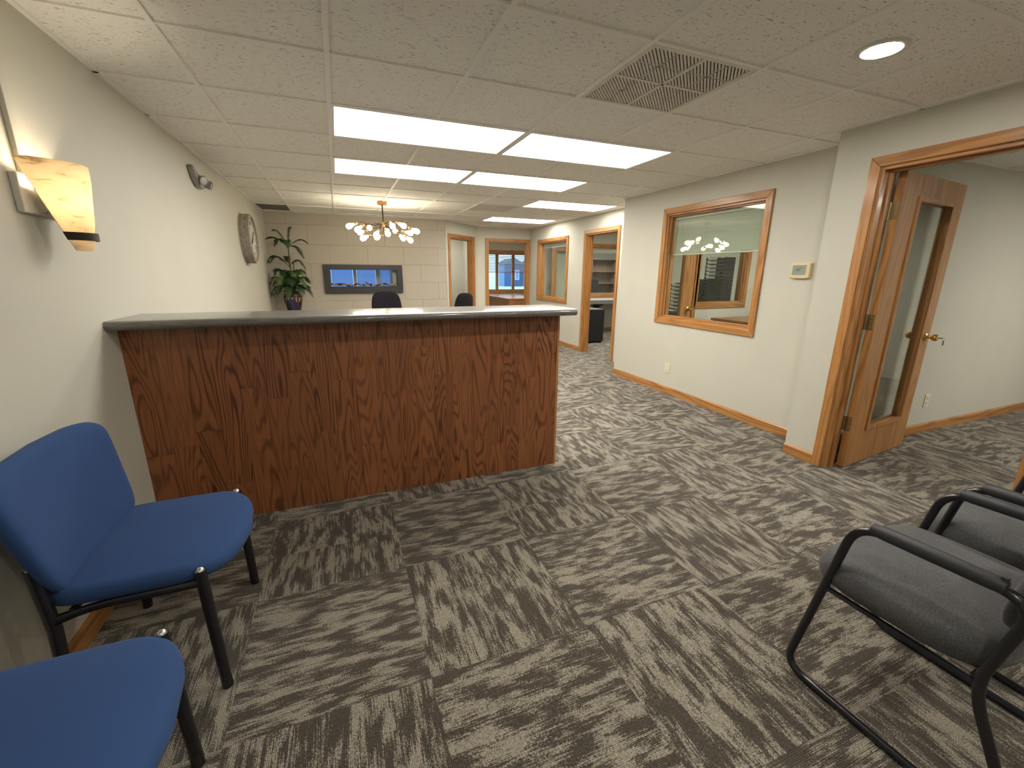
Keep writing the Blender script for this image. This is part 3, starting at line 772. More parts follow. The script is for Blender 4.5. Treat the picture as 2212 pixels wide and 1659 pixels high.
# ------------------------------------------------------------------ reception counter
rc = thing('reception_counter', 'tall reception counter faced with dark stained oak planks', 'counter', (0, 2.16, 0))
CW, CZ = 2.318, 1.074
MB().box(0.0, CW-0.001, 0.016, 0.20, 0.0, CZ-0.002).build('core_wall', 'wall_paint', rc)
edges = [0.0]; k = 0
while edges[-1] < CW-0.16:
    edges.append(edges[-1]+[0.118, 0.112, 0.115, 0.110][k % 4]); k += 1
edges[-1] = CW if CW-edges[-1] < 0.06 else edges[-1]
if edges[-1] < CW: edges.append(CW)
_r = random.Random(11)
for k, (a, b_) in enumerate(zip(edges[:-1], edges[1:])):
    cuts = [0.0]; z = _r.uniform(0.15, 0.75)
    while z < CZ-0.12: cuts.append(z); z += _r.uniform(0.42, 0.9)
    cuts.append(CZ)
    for c0, c1 in zip(cuts[:-1], cuts[1:]):
        d = _r.uniform(-0.0005, 0.0005); g = 0.0004
        me = MB().box(-(b_-a)/2+g, (b_-a)/2-g, 0.0, 0.016, g, c1-c0-g)
        o = me.build('plank', 'panel_oak', rc); o.location = ((a+b_)/2, d, c0)
MB().box(CW, CW+0.018, -0.004, 0.205, 0.0, CZ).build('end_trim', 'oak_z', rc, bevel=0.003)
MB().box(0.0, CW+0.018, 0.2, 0.205, 0.0, CZ-0.002).build('rear_panel', 'panel_oak', rc)
ct = MB(); prof = [(2.452, 1.076), (2.452, 1.119)] + [(y_, z_) for y_, z_ in arc(2.062, 1.0975, 0.0215, PI/2, 3*PI/2, 10)]
ct.prism(prof, 0.001, 2.395, lambda u, v, a: (a, u, v))
o = ct.build('reception_countertop', 'laminate', None, smooth=True)
tag(o, 'long grey laminate countertop with rounded edge on the reception counter', 'countertop')
cap = MB(); cap.prism([(y_, z_) for y_, z_ in prof], 2.395, 2.399, lambda u, v, a: (a, u, v)); cap.build('end_band', 'trim_edge' if False else 'laminate', o)

# ------------------------------------------------------------------ side-room glazed door
def glazed_door(label, loc, rotz, name='glazed_door', w_=0.905, h_=1.955, x0=0.215, x1=0.76, knob=True, keys=True):
    t = thing(name, label, 'door', loc, rotz)
    zb, th = 0.008, 0.044; lz0, lz1 = 0.255, 1.822
    mb = MB(); mb.box(0, x0, -th, 0, zb, h_); mb.box(x1, w_, -th, 0, zb, h_)
    mb.build('stile', 'oak_z', t)
    MB().box(x0, x1, -th, 0, zb, lz0).build('bottom_rail', 'oak_z', t)
    MB().box(x0, x1, -th, 0, lz1, h_).build('top_rail', 'oak_z', t)
    for ys, sg in ((-th, -1), (0.0, 1)):
        m = 0.024; d = 0.010; mb = MB()
        def bd(pts):
            mb.prism(pts, ys, ys+sg*d, lambda u, v, a: (u, a, v))
        bd([(x0-0.008, lz0-0.008), (x0+m, lz0+m), (x0+m, lz1-m), (x0-0.008, lz1+0.008)])
        bd([(x1-m, lz0+m), (x1+0.008, lz0-0.008), (x1+0.008, lz1+0.008), (x1-m, lz1-m)])
        bd([(x0-0.008, lz0-0.008), (x1+0.008, lz0-0.008), (x1-m, lz0+m), (x0+m, lz0+m)])
        bd([(x0+m, lz1-m), (x1-m, lz1-m), (x1+0.008, lz1+0.008), (x0-0.008, lz1+0.008)])
        mb.build('lite_molding', 'oak_z', t, bevel=0.003)
    MB().box(x0, x1, -th/2-0.003, -th/2+0.003, lz0, lz1).build('pane', 'glass', t)
    mb = MB()
    for q in ((x0, x0+0.018, lz0, lz1), (x1-0.018, x1, lz0, lz1)): mb.box(q[0], q[1], -th+0.001, -0.001, q[2], q[3])
    for q in ((x0+0.018, x1-0.018, lz0, lz0+0.018), (x0+0.018, x1-0.018, lz1-0.018, lz1)): mb.box(q[0], q[1], -th+0.001, -0.001, q[2], q[3])
    mb.build('lite_frame', 'oak_z', t)
    for hz in (0.33, 1.04, 1.73):
        h = MB().tube([(-0.007, 0.006, hz-0.05), (-0.007, 0.006, hz+0.05)], 0.007, 10).build('hinge', 'old_brass', t, smooth=True)
        MB().box(-0.0035, 0.0, -th+0.008, 0.0, hz-0.05, hz+0.05).build('hinge_leaf', 'old_brass', h)
        MB().box(-0.03, -0.006, 0.006, 0.009, hz-0.05, hz+0.05).build('hinge_leaf', 'old_brass', h)
        mb = MB()
        for zz in (-0.035, -0.012, 0.012, 0.035): mb.lathe([(0.0, 0), (0.004, 0), (0.003, 0.001), (0, 0.001)], (-0.0036, -0.02, hz+zz), 8, fn=lambda x, y, z: (-z, x, y))
        mb.build('screw', 'steel', h)
    if knob:
        kx, kz = w_-0.062, 0.895
        for sg, yb in ((-1, -th), (1, 0.0)):
            f = (lambda s_, y_: (lambda x, y, z: (x, y_+s_*z, y)))(sg, yb)
            kn = MB().lathe([(0.0, 0.0), (0.031, 0.0), (0.032, 0.004), (0.027, 0.010), (0.013, 0.013), (0.011, 0.030), (0.018, 0.036), (0.0265, 0.048), (0.027, 0.060), (0.020, 0.070), (0.006, 0.073), (0.0, 0.073)], (kx, 0, kz), 22, fn=f).build('door_knob', 'brass', t, smooth=True)
            if sg < 0 and keys:
                MB().box(kx-0.001, kx+0.001, -th-0.098, -th-0.072, kz-0.004, kz+0.004).build('key', 'steel', kn)
                MB().tube([(kx, -th-0.098+0.011*math.cos(a)-0.004, kz-0.006+0.011*math.sin(a)) for a in [2*PI*i/16 for i in range(16)]], 0.0009, 6, closed=True).build('key_ring', 'steel', kn)
                MB().box(kx+0.002, kx+0.004, -th-0.108, -th-0.100, kz-0.052, kz-0.016).build('key', 'grey_steel', kn)
    return t
hinge = Vector((4.15, 1.335, 0)); end = Vector((5.055, 1.435, 0)); da = math.atan2(end.y-hinge.y, end.x-hinge.x)
glazed_door('open oak door with tall glass pane and brass knob, in the side room', (4.228, 1.346+0.044, 0), da)
glazed_door('narrow oak glazed door with keys seen through the large interior window', (4.56, 4.10, 0), 0.0, w_=0.75, x1=0.59)
glazed_door('oak glazed door seen through the interior window beyond the counter end', (5.33, 8.25, 0), 0.0, w_=0.80, x0=0.10, x1=0.70)

# ------------------------------------------------------------------ sconce, raceway, emergency light, clock on the left wall
def sconce(label, loc, rotz=0.0):
    sc = thing('wall_sconce', label, 'wall lamp', loc, rotz, 'alabaster wall sconces')
    MB().box(0.0, 0.022, -0.135, 0.135, 0.118, 0.246).build('back_plate', 'white_metal', sc, bevel=0.004)
    sh = MB(); n = 22; prof = [(0.034, 0.0), (0.050, 0.045), (0.072, 0.11), (0.092, 0.18), (0.112, 0.245), (0.124, 0.298)]
    outer = []; inner = []
    for r, z in prof:
        cz_ = 0.018+0.072*(1-z/0.298)
        outer.append([(cz_+r*1.12*math.cos(a), r*math.sin(a), z) for a in [-PI/2+PI*k/n for k in range(n+1)]])
        inner.append([(cz_+(r*1.12-0.005)*math.cos(a), (r-0.005)*math.sin(a), z) for a in [-PI/2+PI*k/n for k in range(n+1)]])
    vs = [p for ring in outer for p in ring] + [p for ring in inner for p in ring]; m_ = n+1; K = len(prof); fs = []
    for i in range(K-1):
        for k in range(n):
            fs.append((i*m_+k, i*m_+k+1, (i+1)*m_+k+1, (i+1)*m_+k)); o_ = K*m_
            fs.append((o_+i*m_+k, o_+(i+1)*m_+k, o_+(i+1)*m_+k+1, o_+i*m_+k+1))
    for k in range(n):
        fs.append(((K-1)*m_+k, (K-1)*m_+k+1, o_+(K-1)*m_+k+1, o_+(K-1)*m_+k)); fs.append((k, o_+k, o_+k+1, k+1))
    for i in range(K-1):
        fs.append((i*m_, (i+1)*m_, o_+(i+1)*m_, o_+i*m_)); fs.append((i*m_+n, o_+i*m_+n, o_+(i+1)*m_+n, (i+1)*m_+n))
    sh.add(vs, fs).build('lamp_shade', 'alabaster', sc, smooth=True)
    bn = MB(); vs = []; fs = []
    for k in range(n+1):
        a = -PI/2+PI*k/n
        for rr, z in ((0.050, 0.036), (0.056, 0.064), (0.061, 0.064), (0.055, 0.036)): vs.append((0.018+0.072*(1-z/0.298)+(rr+0.004)*1.12*math.cos(a), (rr+0.004)*math.sin(a), z))
    for k in range(n):
        for q in range(4): fs.append((k*4+q, k*4+(q+1) % 4, (k+1)*4+(q+1) % 4, (k+1)*4+q))
    fs += [(0, 1, 2, 3), (n*4+3, n*4+2, n*4+1, n*4)]
    bn.add(vs, fs).build('metal_band', 'bronze', sc, smooth=True)
    MB().tube([(0.018+0.072*(1-z/0.298)+r*1.12*math.cos(0.9), r*math.sin(0.9), z) for r, z in ((0.060, 0.05), (0.0665, 0.075), (0.077, 0.105), (0.084, 0.13))], 0.005, 6).build('band_clip', 'bronze', sc)
    MB().lathe([(0.0, 0), (0.014, 0), (0.014, 0.03), (0.0, 0.03)], (0.085, 0.0, 0.12), 12).build('lamp_holder', 'white_metal', sc)
    MB().lathe([(0.0, 0), (0.012, 0.0), (0.022, 0.025), (0.022, 0.04), (0.012, 0.055), (0, 0.057)], (0.085, 0.0, 0.15), 14).build('bulb', 'sconce_bulb', sc, smooth=True)
    MB().box(0.022, 0.075, -0.01, 0.01, 0.122, 0.136).build('lamp_arm', 'white_metal', sc)
    cx_ = lambda z: 0.018+0.072*(1-z/0.298)         # added plate behind the shade, stops lamp light reaching the wall below
    MB().hexa([(cx_(0)-0.003, -0.034, 0), (cx_(0), -0.034, 0), (cx_(0), 0.034, 0), (cx_(0)-0.003, 0.034, 0), (cx_(0.2)-0.003, -0.097, 0.2), (cx_(0.2), -0.097, 0.2), (cx_(0.2), 0.097, 0.2), (cx_(0.2)-0.003, 0.097, 0.2)]).build('light_shield', 'white_metal', sc)
sconce('alabaster half cone wall sconce glowing warm on the near wall', (0.0, 1.80, 1.41))
sconce('added fill sconce behind the camera on the blue chairs wall', (0.0, -0.9, 1.41))  # these three sconces are added out of view to brighten the ceiling
sconce('added fill sconce behind the camera above the grey chairs', (4.10, -0.7, 1.41), PI)
sconce('added fill sconce on the front wall behind the camera', (2.0, -2.0, 1.41), PI/2)
o = MB().box(0.0, 0.016, 1.722, 1.758, 1.664, H-0.004).build('cable_raceway', 'wall_paint', None, bevel=0.003)
tag(o, 'slim painted cable raceway running up from the sconce to the ceiling', 'raceway')

em = thing('emergency_light', 'small grey twin head emergency light high on the wall before the clock', 'emergency light', (0.0, 3.98, 2.045))
pts = [(-0.20, 0.075), (-0.145, 0.052), (-0.08, 0.035), (0.0, 0.028), (0.08, 0.035), (0.145, 0.052), (0.17, 0.045), (0.14, -0.02), (0.07, -0.062), (0.0, -0.07), (-0.07, -0.062), (-0.15, -0.02), (-0.205, 0.04)]
MB().prism([(y*0.95, z) for y, z in pts], 0.0, 0.045, lambda u, v, a: (a, u, v)).build('housing', 'grey_steel', em, bevel=0.012, seg=3)
for sy, tlt in ((-0.055, -0.25), (0.095, 0.3)):
    d = Vector((0.62, sy*4-0.35, -0.25)).normalized(); m4 = orient(d); m4.translation = Vector((0.045, sy, -0.015))
    hd = MB().lathe([(0.0, -0.02), (0.022, -0.02), (0.030, 0.0), (0.034, 0.03), (0.034, 0.042), (0.029, 0.044), (0.029, 0.036), (0.0, 0.036)], n=22).build('lamp_head', 'grey_steel', em, smooth=True)
    hd.matrix_local = m4
    MB().lathe([(0, 0.037), (0.0285, 0.037), (0.0285, 0.040), (0, 0.043)], n=18).build('lens', 'steel', hd, smooth=True)

ck = thing('wall_clock', 'large round grey banded wall clock with pale face', 'clock', (0.0, 5.68, 1.705))
fx = lambda x, y, z: (z, x, y)
MB().lathe([(0.0, 0), (0.272, 0.0), (0.276, 0.008), (0.276, 0.04), (0.272, 0.046), (0.272, 0.052), (0.276, 0.058), (0.276, 0.09), (0.268, 0.104), (0.25, 0.112), (0.238, 0.108), (0.234, 0.085), (0.0, 0.085)], n=56, fn=fx).build('case', 'clock_grey', ck, smooth=True, angle=0.5)
for r, z in ((0.2765, 0.049), (0.27, 0.103), (0.2765, 0.003)):
    MB().tube([(z, r*math.cos(a), r*math.sin(a)) for a in [2*PI*i/48 for i in range(48)]], 0.0042, 6, closed=True).build('hoop', 'clock_edge', ck, smooth=True)
MB().lathe([(0.0, 0.0855), (0.233, 0.0855), (0.233, 0.088), (0.0, 0.088)], n=48, fn=fx).build('dial', 'clock_face', ck)
NUM = ['XII', 'I', 'II', 'III', 'IIII', 'V', 'VI', 'VII', 'VIII', 'IX', 'X', 'XI']
for k, s in enumerate(NUM):
    me = text_mesh(s, 0.062, 'ink', 'numeral'); a = -k*PI/6
    o = link(me, 'numeral', ck)
    # dial faces +x; seen from the room its right hand is +y
    Rm = Matrix(((0, 0, 1), (1, 0, 0), (0, 1, 0))).to_4x4() @ Matrix.Rotation(a, 4, 'Z') @ Matrix.Translation((0, 0.178, 0.0885))
    o.matrix_local = Rm
for L, wd, a in ((0.10, 0.010, 2.2), (0.16, 0.007, -0.9)):
    hmat = Matrix(((0, 0, 1), (1, 0, 0), (0, 1, 0))).to_4x4() @ Matrix.Rotation(a, 4, 'Z')
    o = MB().add([(-wd, -0.03, 0.092), (wd, -0.03, 0.092), (wd*1.2, L*0.7, 0.092), (0, L, 0.092), (-wd*1.2, L*0.7, 0.092),
                  (-wd, -0.03, 0.094), (wd, -0.03, 0.094), (wd*1.2, L*0.7, 0.094), (0, L, 0.094), (-wd*1.2, L*0.7, 0.094)],
                 [(4,3,2,1,0), (5,6,7,8,9), (0,1,6,5), (1,2,7,6), (2,3,8,7), (3,4,9,8), (4,0,5,9)]).build('clock_hand', 'ink', ck)
    o.matrix_local = hmat

# ------------------------------------------------------------------ thermostat and outlets
th = thing('thermostat', 'cream wall thermostat with grey screen reading 65', 'thermostat', (4.41, 2.018, 1.318), -PI/2)
MB().prism([(-0.078, 0.0), (-0.040, -0.006), (0.040, -0.006), (0.078, 0.0), (0.080, 0.112), (-0.080, 0.112)], -0.026, 0.0, lambda u, v, a: (u, a, v)).build('housing', 'cream_plastic', th, bevel=0.006, seg=3)
MB().box(-0.086, 0.086, -0.006, 0.0, 0.0, 0.116).build('back_plate', 'cream_plastic', th, bevel=0.002)
s_ = MB().box(-0.060, 0.048, -0.0285, -0.026, 0.022, 0.098).build('screen', 'lcd', th)
MB().box(-0.064, 0.052, -0.0275, -0.0262, 0.018, 0.102).build('screen_bezel', 'outlet_cream', th)
me = text_mesh('65°', 0.036, 'lcd_ink', 'digits'); o = link(me, 'digits', s_); o.matrix_local = Matrix.Translation((-0.004, -0.029, 0.062)) @ Matrix.Rotation(PI/2, 4, 'X')
me = text_mesh(':', 0.020, 'lcd_ink', 'digits'); o = link(me, 'digits', s_); o.matrix_local = Matrix.Translation((-0.048, -0.029, 0.06)) @ Matrix.Rotation(PI/2, 4, 'X')
def outlet(label, loc, rotz):
    t = thing('wall_outlet', label, 'outlet', loc, rotz, 'duplex wall outlets')
    MB().box(-0.036, 0.036, -0.006, 0.0, 0.0, 0.115).build('cover_plate', 'outlet_cream', t, bevel=0.002)
    for z in (0.034, 0.081):
        r = MB().box(-0.016, 0.016, -0.009, -0.006, z-0.014, z+0.014).build('receptacle', 'outlet_cream', t, bevel=0.004)
        for dx in (-0.006, 0.006): MB().box(dx-0.001, dx+0.001, -0.0095, -0.009, z-0.004, z+0.006).build('slot', 'slot_dark', r)
outlet('cream wall outlet low under the large interior window', (4.41, 3.39, 0.238), -PI/2)
outlet('cream wall outlet low on the wall behind the open door', (5.637, 1.575, 0.235), 0)

# ------------------------------------------------------------------ blue side chairs (face +x, back to the left wall)
def superell(a, b_, e=3.2, n=40, skew=None):
    out = []
    for k in range(n):
        t = 2*PI*k/n; c, s = math.cos(t), math.sin(t)
        u = a*math.copysign(abs(c)**(2/e), c); v = b_*math.copysign(abs(s)**(2/e), s)
        out.append(skew(u, v) if skew else (u, v))
    return out
def blue_chair(label, loc, rotz=0.0):
    """origin on the floor under the seat centre; faces local +x; 0.52 between leg rows"""
    t = thing('side_chair', label, 'chair', loc, rotz, 'blue upholstered side chairs')
    lx0, lx1, ly = -0.195, 0.165, 0.262
    def seatskew(u, v):
        # convex front edge, narrower at the back corners
        f = (u+0.215)/0.43; bow = 0.055*max(0, 1-(v/0.26)**2)*max(0, f)**2
        return (u+bow, v*(1.0-0.02*(1-f)))
    ol = superell(0.215, 0.268, 6.0, 56, seatskew)
    rings = [(0.80, 0.412), (0.93, 0.413), (0.985, 0.420), (1.0, 0.436), (0.992, 0.452), (0.96, 0.463), (0.90, 0.469), (0.6, 0.474), (0.2, 0.476)]
    MB().pad(ol, rings, lambda u, v, h: (u-0.01, v, h - 0.012*max(0, (u-0.12)/0.12)**2 )).build('seat', 'blue_vinyl', t, smooth=True, angle=1.2)
    # backrest: wide rounded top, tapering down between the posts, slightly curved
    def backskew(u, v):   # u across (y), v up
        f = (v+0.195)/0.39
        return (u*(0.89+0.135*f), v + 0.015*(1-(u/0.29)**2)*(f-0.3))
    bo = superell(0.292, 0.198, 6.0, 64, backskew)
    rb = [(0.86, -0.024), (0.95, -0.022), (0.99, -0.012), (1.0, 0.0), (0.985, 0.012), (0.94, 0.021), (0.84, 0.026), (0.5, 0.027), (0.15, 0.027)]
    def bmap(u, v, h):
        z = 0.632+v; lean = -0.055*(v/0.39); cur = 0.032*(u/0.28)**2
        return (-0.222+lean+cur+h, u-0.03*max(0.0, min(1.0, (v+0.198)/0.3)), z)
    MB().pad(bo, rb, bmap).build('backrest', 'blue_vinyl', t, smooth=True, angle=1.2)
    R = 0.0165
    for sy in (-1, 1):
        MB().tube([(lx1+0.012, sy*ly, 0.0), (lx1, sy*ly, 0.452)], R, 14).build('leg', 'black_metal', t, smooth=True, angle=0.6)
        MB().tube([(lx0-0.014, sy*ly, 0.0), (lx0+0.004, sy*ly, 0.36), (lx0-0.006, sy*ly, 0.558)], R, 14).build('leg', 'black_metal', t, smooth=True, angle=0.6)
        MB().lathe([(0.0, 0.010), (0.007, 0.0085), (0.012, 0.004), (0.0135, 0.0)], (lx1, sy*ly, 0.452), 14).build('cap', 'glide_silver', t, smooth=True)
        MB().lathe([(0.0, 0.010), (0.007, 0.0085), (0.012, 0.004), (0.0135, 0.0)], (lx0-0.006, sy*ly, 0.558), 14).build('cap', 'glide_silver', t, smooth=True)
        path = rounded([(lx0, sy*ly, 0.385), (lx0+0.10, sy*(ly-0.006), 0.404), (lx1, sy*ly, 0.409)], 0.05)
        MB().tube(path, [0.016]+[0.0125]*(len(path)-2)+[0.014], 10).build('side_rail', 'black_metal', t, smooth=True)
        MB().box(lx0-0.012, lx0+0.012, min(sy*(ly-0.035), sy*(ly-0.008)), max(sy*(ly-0.035), sy*(ly-0.008)), 0.47, 0.515).build('back_bracket', 'black_metal', t, bevel=0.004)
    for x in (lx0+0.05, lx1-0.04):
        MB().tube([(x, -ly, 0.404), (x, ly, 0.404)], 0.010, 8).build('cross_rail', 'black_metal', t, smooth=True)
    return t
bc = blue_chair('blue side chair beside the reception counter, back to the wall', (0.345, 1.28, 0))
dup(bc, (0.322, 0.512, 0), 0.0, 'nearest blue side chair, cut off by the lower left picture edge')

# ------------------------------------------------------------------ grey sled-base arm chairs (face +y)
def grey_chair(label, loc, rotz):
    """origin on the floor midway between the two front floor bends; faces local +y"""
    t = thing('guest_chair', label, 'chair', loc, rotz, 'grey guest chairs with black sled frames')
    hw = 0.252; R = 0.0125
    side = [(-0.50, R), (0.045, R), (-0.007, 0.38), (-0.075, 0.632), (-0.375, 0.640), (-0.352, 0.372), (-0.50, 0.02)]
    for sx in (-1, 1):
        x = sx*hw
        P = [(x, -0.46, R), (x, 0.066, R), (x, -0.046, 0.634), (x, -0.405, 0.642), (x, -0.352, 0.365), (x, -0.505, R), (x, -0.46, R)]
        path = rounded([(x, -0.30, R)] + P[1:6] + [(x, -0.30, R)], 0.075, 7)
        path = path[:-1]
        MB().tube(path, R, 12, closed=True).build('side_frame', 'black_metal', t, smooth=True)
        # soft arm pad over the top tube
        pp = [(x, -0.085, 0.640), (x, -0.11, 0.641), (x, -0.33, 0.647), (x, -0.352, 0.646)]
        MB().tube(pp, [0.0165, 0.020, 0.020, 0.017], 14).build('arm_pad', 'black_pad', t, smooth=True, angle=0.8)
        MB().box(x-0.006, x+0.006, -0.352, -0.338, 0.655, 0.672).build('pad_plug', 'black_pad', t, bevel=0.002)
        MB().tube([(x-sx*0.004, -0.004, 0.378), (x-sx*0.004, -0.350, 0.374)], 0.0085, 8).build('seat_rail', 'black_metal', t, smooth=True)
    for y in (0.02, -0.33):
        MB().tube([(-hw, y-0.02, 0.392), (hw, y-0.02, 0.392)], 0.009, 8).build('cross_rail', 'black_metal', t, smooth=True)
    MB().tube([(-hw, -0.44, R), (hw, -0.44, R)], R*0.9, 10).build('floor_bar', 'black_metal', t, smooth=True)
    def sk(u, v):
        return (u, v)
    ol = superell(0.266, 0.232, 4.0, 44, sk)
    rings = [(0.72, 0.384), (0.92, 0.387), (0.985, 0.402), (1.0, 0.432), (0.985, 0.458), (0.93, 0.474), (0.82, 0.483), (0.5, 0.490), (0.15, 0.492)]
    MB().pad(ol, rings, lambda u, v, h: (u, v-0.155, h + 0.014*max(0, v/0.232)**1.0*0 - 0.02*max(0, (v-0.14)/0.09)**2*(1 if h > 0.45 else 0.2))).build('seat', 'grey_fabric', t, smooth=True, angle=1.2)
    bo = superell(0.228, 0.19, 3.2, 44)
    rb = [(0.82, -0.030), (0.93, -0.027), (0.985, -0.014), (1.0, 0.0), (0.985, 0.014), (0.93, 0.026), (0.80, 0.032), (0.45, 0.036), (0.12, 0.037)]
    MB().pad(bo, rb, lambda u, v, h: (u, -0.372-0.20*(v+0.19)+h+0.03*(u/0.24)**2, 0.672+v)).build('backrest', 'grey_fabric', t, smooth=True, angle=1.2)
    for sx in (-1, 1):
        MB().tube([(sx*hw, -0.405, 0.60), (sx*(hw-0.05), -0.452, 0.64)], 0.008, 8).build('back_bracket', 'black_metal', t, smooth=True)
    return t
gc = grey_chair('grey guest chair nearest the camera on the right', (2.590, 0.332, 0), 0.03)
dup(gc, (3.222, 0.335, 0), 0.0, 'second grey guest chair, beside the doorway')

# ------------------------------------------------------------------ office chairs behind the counter
def office_chair(label, loc, rotz, mat='black_fabric', arms=True, hb=1.12):
    """faces local +y"""
    t = thing('office_chair', label, 'chair', loc, rotz, 'swivel office chairs behind the counter')
    bo = superell(0.175, 0.225, 4.0, 40, lambda u, v: (u*(1.0+0.08*(-v/0.225)), v))
    rb = [(0.84, -0.030), (0.95, -0.026), (1.0, -0.006), (0.99, 0.012), (0.93, 0.026), (0.7, 0.03), (0.2, 0.022)]
    MB().pad(bo, rb, lambda u, v, h: (u, -0.23-0.15*(v+0.225)+h+0.03*(u/0.17)**2, hb-0.225+v)).build('backrest', mat, t, smooth=True, angle=1.2)
    ol = superell(0.25, 0.235, 3.4, 40)
    MB().pad(ol, [(0.8, 0.44), (0.95, 0.445), (1.0, 0.47), (0.97, 0.495), (0.85, 0.51), (0.3, 0.512)], lambda u, v, h: (u, v, h)).build('seat', mat, t, smooth=True, angle=1.2)
    MB().tube(rounded([(0, -0.05, 0.435), (0, -0.27, 0.435), (0, -0.275, hb-0.2)], 0.08), 0.016, 10).build('back_post', 'black_plastic', t, smooth=True)
    MB().lathe([(0.045, 0.435), (0.045, 0.40), (0.024, 0.39), (0.024, 0.14), (0.05, 0.13), (0.05, 0.08), (0.0, 0.08)], n=18).build('gas_column', 'black_plastic', t, smooth=True)
    for k in range(5):
        a = 2*PI*k/5
        s = MB().tube([(0.03*math.cos(a), 0.03*math.sin(a), 0.11), (0.28*math.cos(a), 0.28*math.sin(a), 0.075)], [0.022, 0.014], 8).build('base_spoke', 'black_plastic', t, smooth=True)
        c = (0.28*math.cos(a), 0.28*math.sin(a), 0.028)
        MB().lathe([(0.0, -0.02), (0.026, -0.02), (0.028, -0.012), (0.028, 0.012), (0.026, 0.02), (0.0, 0.02)], c, 14, fn=lambda x, y, z, a=a: (x*math.cos(a)-z*math.sin(a), x*math.sin(a)+z*math.cos(a), y)).build('caster', 'black_plastic', s, smooth=True)
    if arms:
        for sx in (-1, 1):
            MB().tube(rounded([(sx*0.20, 0.0, 0.45), (sx*0.30, 0.0, 0.47), (sx*0.30, -0.02, hb-0.24)], 0.06), 0.014, 8).build('arm_post', 'black_plastic', t, smooth=True)
            MB().pad(superell(0.045, 0.13, 3.0, 24), [(0.8, 0.0), (1.0, 0.01), (0.95, 0.024), (0.7, 0.032), (0.2, 0.034)], lambda u, v, h, sx=sx: (u+sx*0.30, v+0.01, hb-0.235+h)).build('arm_pad', 'black_plastic', t, smooth=True, angle=1.2)
    return t
office_chair('black office chair seen frontally in front of the fireplace', (1.52, 4.62, 0), PI+0.12, hb=1.125)
office_chair('black office chair turned sideways before the angled doorway', (2.235, 4.95, 0), 1.95, arms=False, hb=1.085)
office_chair('navy office chair peeking over the counter before the potted palm', (0.73, 5.25, 0), -1.75, 'navy_fabric', arms=False, hb=1.02)

# ------------------------------------------------------------------ potted palm on its stand
PX, PY = 0.31, 7.18
st = thing('plant_stand', 'round wooden plant stand under the palm pot, behind the counter', 'plant stand', (PX, PY, 0))
MB().lathe([(0.0, 0.58), (0.15, 0.58), (0.16, 0.59), (0.16, 0.605), (0.0, 0.605)], n=28).build('stand_top', 'panel_oak', st, smooth=True, angle=0.5)
for k in range(4):
    a = PI/4+PI/2*k
    MB().tube([(0.12*math.cos(a), 0.12*math.sin(a), 0.58), (0.10*math.cos(a), 0.10*math.sin(a), 0.3), (0.15*math.cos(a), 0.15*math.sin(a), 0.0)], [0.016, 0.012, 0.014], 8).build('leg', 'panel_oak', st, smooth=True)
pp = thing('potted_palm', 'potted palm in a ribbed dark red urn, in the rear corner', 'plant', (PX, PY, 0.605))
MB().lathe([(0.0, 0.0), (0.085, 0.0), (0.09, 0.02), (0.075, 0.08), (0.095, 0.20), (0.118, 0.30), (0.122, 0.35), (0.105, 0.395), (0.10, 0.41), (0.128, 0.425), (0.130, 0.438), (0.10, 0.438), (0.09, 0.40), (0.0, 0.40)], n=32).build('urn', 'pot_red', pp, smooth=True, angle=0.6)
for k in range(14):
    a = 2*PI*k/14
    prof = [(0.094, 0.02), (0.080, 0.08), (0.100, 0.20), (0.123, 0.30), (0.127, 0.35), (0.110, 0.395)]
    MB().tube([(r*math.cos(a), r*math.sin(a), z) for r, z in prof], 0.007, 6).build('rib', 'pot_rib', pp, smooth=True)
for k in range(14):
    a = 2*PI*(k+0.5)/14; g = MB(); vs = []
    for r, z in ((0.1145, 0.275), (0.1225, 0.315), (0.1245, 0.345)):
        for da_ in (-0.11, 0.11): vs.append((r*math.cos(a+da_), r*math.sin(a+da_), z))
    vs2 = [(x*0.96, y*0.96, z) for x, y, z in vs]
    g.add(vs+vs2, [(0,1,3,2), (2,3,5,4), (6,8,9,7), (8,10,11,9), (0,6,7,1), (4,5,11,10), (0,2,8,6), (2,4,10,8), (1,7,9,3), (3,9,11,5)]).build('inlay', 'pot_gap', pp)
MB().lathe([(0.0, 0.405), (0.092, 0.405), (0.092, 0.412), (0.0, 0.414)], n=20).build('soil', 'soil', pp)
